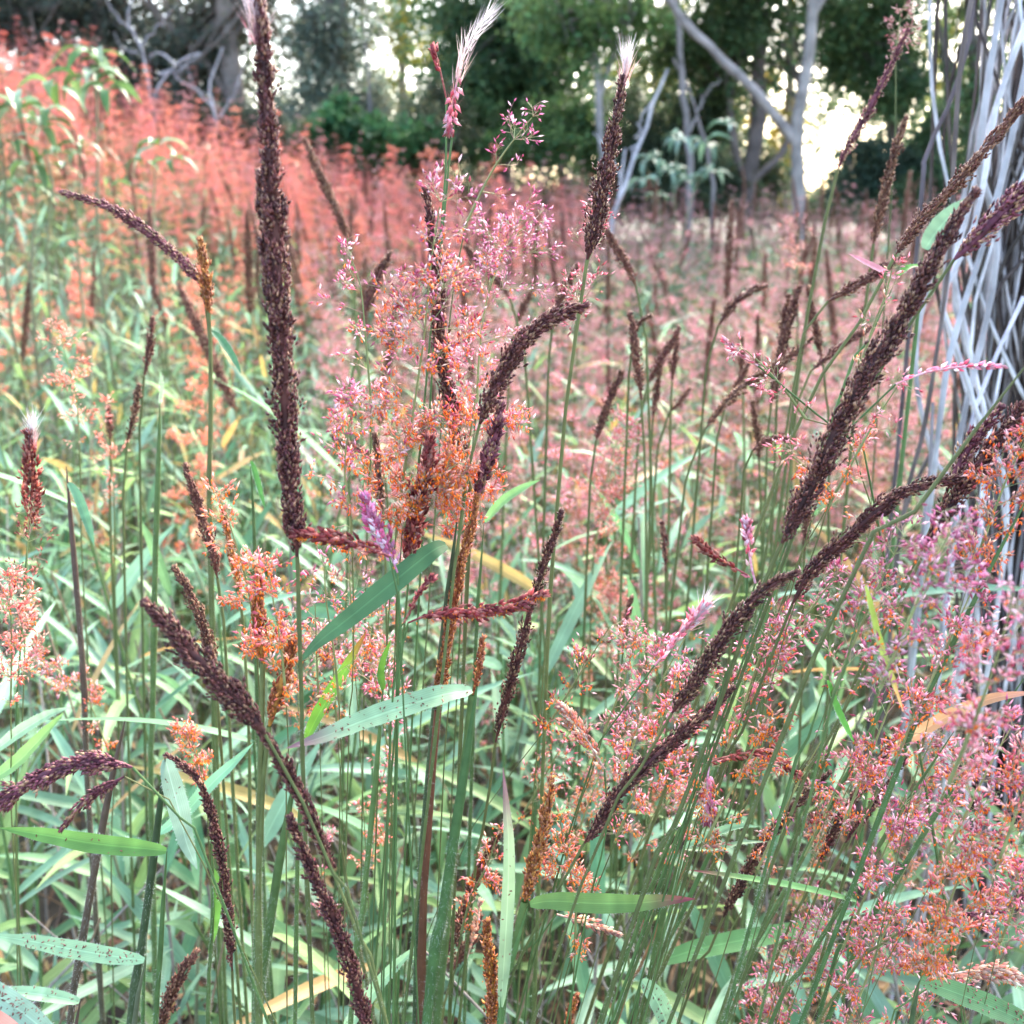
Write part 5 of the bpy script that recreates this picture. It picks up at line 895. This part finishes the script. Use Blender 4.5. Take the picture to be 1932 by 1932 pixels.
# green leafy stalks
x, y = scatter_pts(1500, 1.35, 3.2, .3, .85); x2, y2 = scatter_pts(5200, 3.0, 9.5, .8, .8); x, y = np.r_[x, x2], np.r_[y, y2]
k = ~((x > .3) & (y < 1.4)); x, y = x[k], y[k]; n = len(x)
sc_ = rng.uniform(.75, 1.15, n); gn_scatter('meadow_grass', 'mass of light green leafy grass covering the meadow', 'grass', ground_pts(x, y), rots(n, .12), np.c_[sc_, sc_, sc_*np.where(pxcol(x, y) < 560, 1.12, 1.0)], rng.integers(0, 14, n), leafy)
# pink drifts
def drift(name, label, n, y0, y1, keep, protos, sc=(.8, 1.1), powy=.7, marg=.5):
    x, y = scatter_pts(n, y0, y1, marg, powy); k = keep(x, y, pxcol(x, y)); x, y = x[k], y[k]; n = len(x); s = rng.uniform(*sc, n)
    return gn_scatter(name, label, 'grass', ground_pts(x, y), rots(n, .1), np.c_[s, s, s], rng.integers(0, len(protos), n), protos)
R_ = lambda x: rng.random(len(x))
drift('coral_grass', 'glowing coral-pink drift of flowering grass on the left slope', 5600, 3.2, 9.0, lambda x, y, p: (p < 1130) & (R_(x) < sstep(3.6, 5.6, y+(p-300)*.0008)*(.45+.55*(np.sin(x*3.1+y*1.3)*np.sin(y*2.3-x)>-.35))*np.where(p < 650, .9, np.interp(p, [650, 1000, 1130], [.9, .75, .1]))), P_slope, (.68, 1.18))  # coral kept dense right of the slope in place of a sunlit patch
drift('rose_grass', 'muted rose flowering grass across the right of the meadow', 4600, 1.9, 9.4, lambda x, y, p: (p > 560) & (R_(x) < sstep(560, 900, p)*np.where(y < 3, .32, .36)), P_rose, (.78, 1.0))
drift('pink_grass', 'pink flowering grass in the middle of the meadow', 950, 1.05, 3.2, lambda x, y, p: (p > 520) & (p < 1800) & (R_(x) < sstep(520, 760, p)) & ~((x > .3) & (y < 1.45)), P_pink+P_rose+P_org[:1], (.72, .98), .8, .2)
drift('thin_coral_grass', 'scattered small coral flower heads in the green left meadow', 420, 1.1, 4.0, lambda x, y, p: (p < 560) & (R_(x) < .4), P_coral[:3]+P_org, (.7, .92), .7, .3)
drift('brown_spike_grass', 'scattered small brown seed spikes over the far meadow', 640, 1.3, 8.5, lambda x, y, p: (R_(x) < np.where((p < 560) & (y < 4), .2, np.where(y < 2.6, .35, .8))) & ~((x > .3) & (y < 1.5)), P_spk, (.8, 1.05), .8, .4)
# dry culms and litter
dry = []
for k in range(6):
    m = MB(); h = rng.uniform(.3, .6); P = np.array([[0, 0, 0], [rng.normal(0, .04), rng.normal(0, .04), h*.5], [rng.normal(0, .12), rng.normal(0, .12), h]]); m.tube(catmull(P, 7), np.linspace(.0017, .0009, 7), [(.30, .25, .22), (.36, .31, .25), (.25, .17, .11)][k % 3], 4); dry.append(m.mesh('dry_culm', M_CULM))
x, y = scatter_pts(1300, .6, 4.0, .35, .9); n = len(x); gn_scatter('dry_stems', 'pale dry bare stems standing among the grass', 'grass', ground_pts(x, y), rots(n, .16), np.ones((n, 3))*rng.uniform(.7, 1.2, (n, 1)), rng.integers(0, 6, n), dry)
lit = []
for k in range(8):
    m = MB(); L = rng.uniform(.05, .13); s = np.linspace(0, 1, 6)[:, None]; a = rng.uniform(-.6, .6); Q = np.hstack([s*L, s**2*a*L, .012*np.sin(s*3.1)])
    m.blade(Q, .008*np.interp(s[:, 0], [0, .3, 1], [.4, 1, .05]), (0, 0, 1), [(.22, .13, .07), (.32, .2, .11), (.14, .08, .05), (.4, .27, .15)][k % 4], .5, 2, rng.uniform(-1.2, 1.2)); lit.append(m.mesh('litter_leaf', M_LIT))
x, y = scatter_pts(4200, .45, 3.0, .4, .9); n = len(x); gn_scatter('leaf_litter', 'brown dead grass leaves littering the soil between stems', 'litter', ground_pts(x, y, .004), np.c_[rng.normal(0, .25, n), rng.normal(0, .25, n), rng.uniform(0, 6.283, n)], np.ones((n, 3))*rng.uniform(.7, 1.5, (n, 1)), rng.integers(0, 8, n), lit)
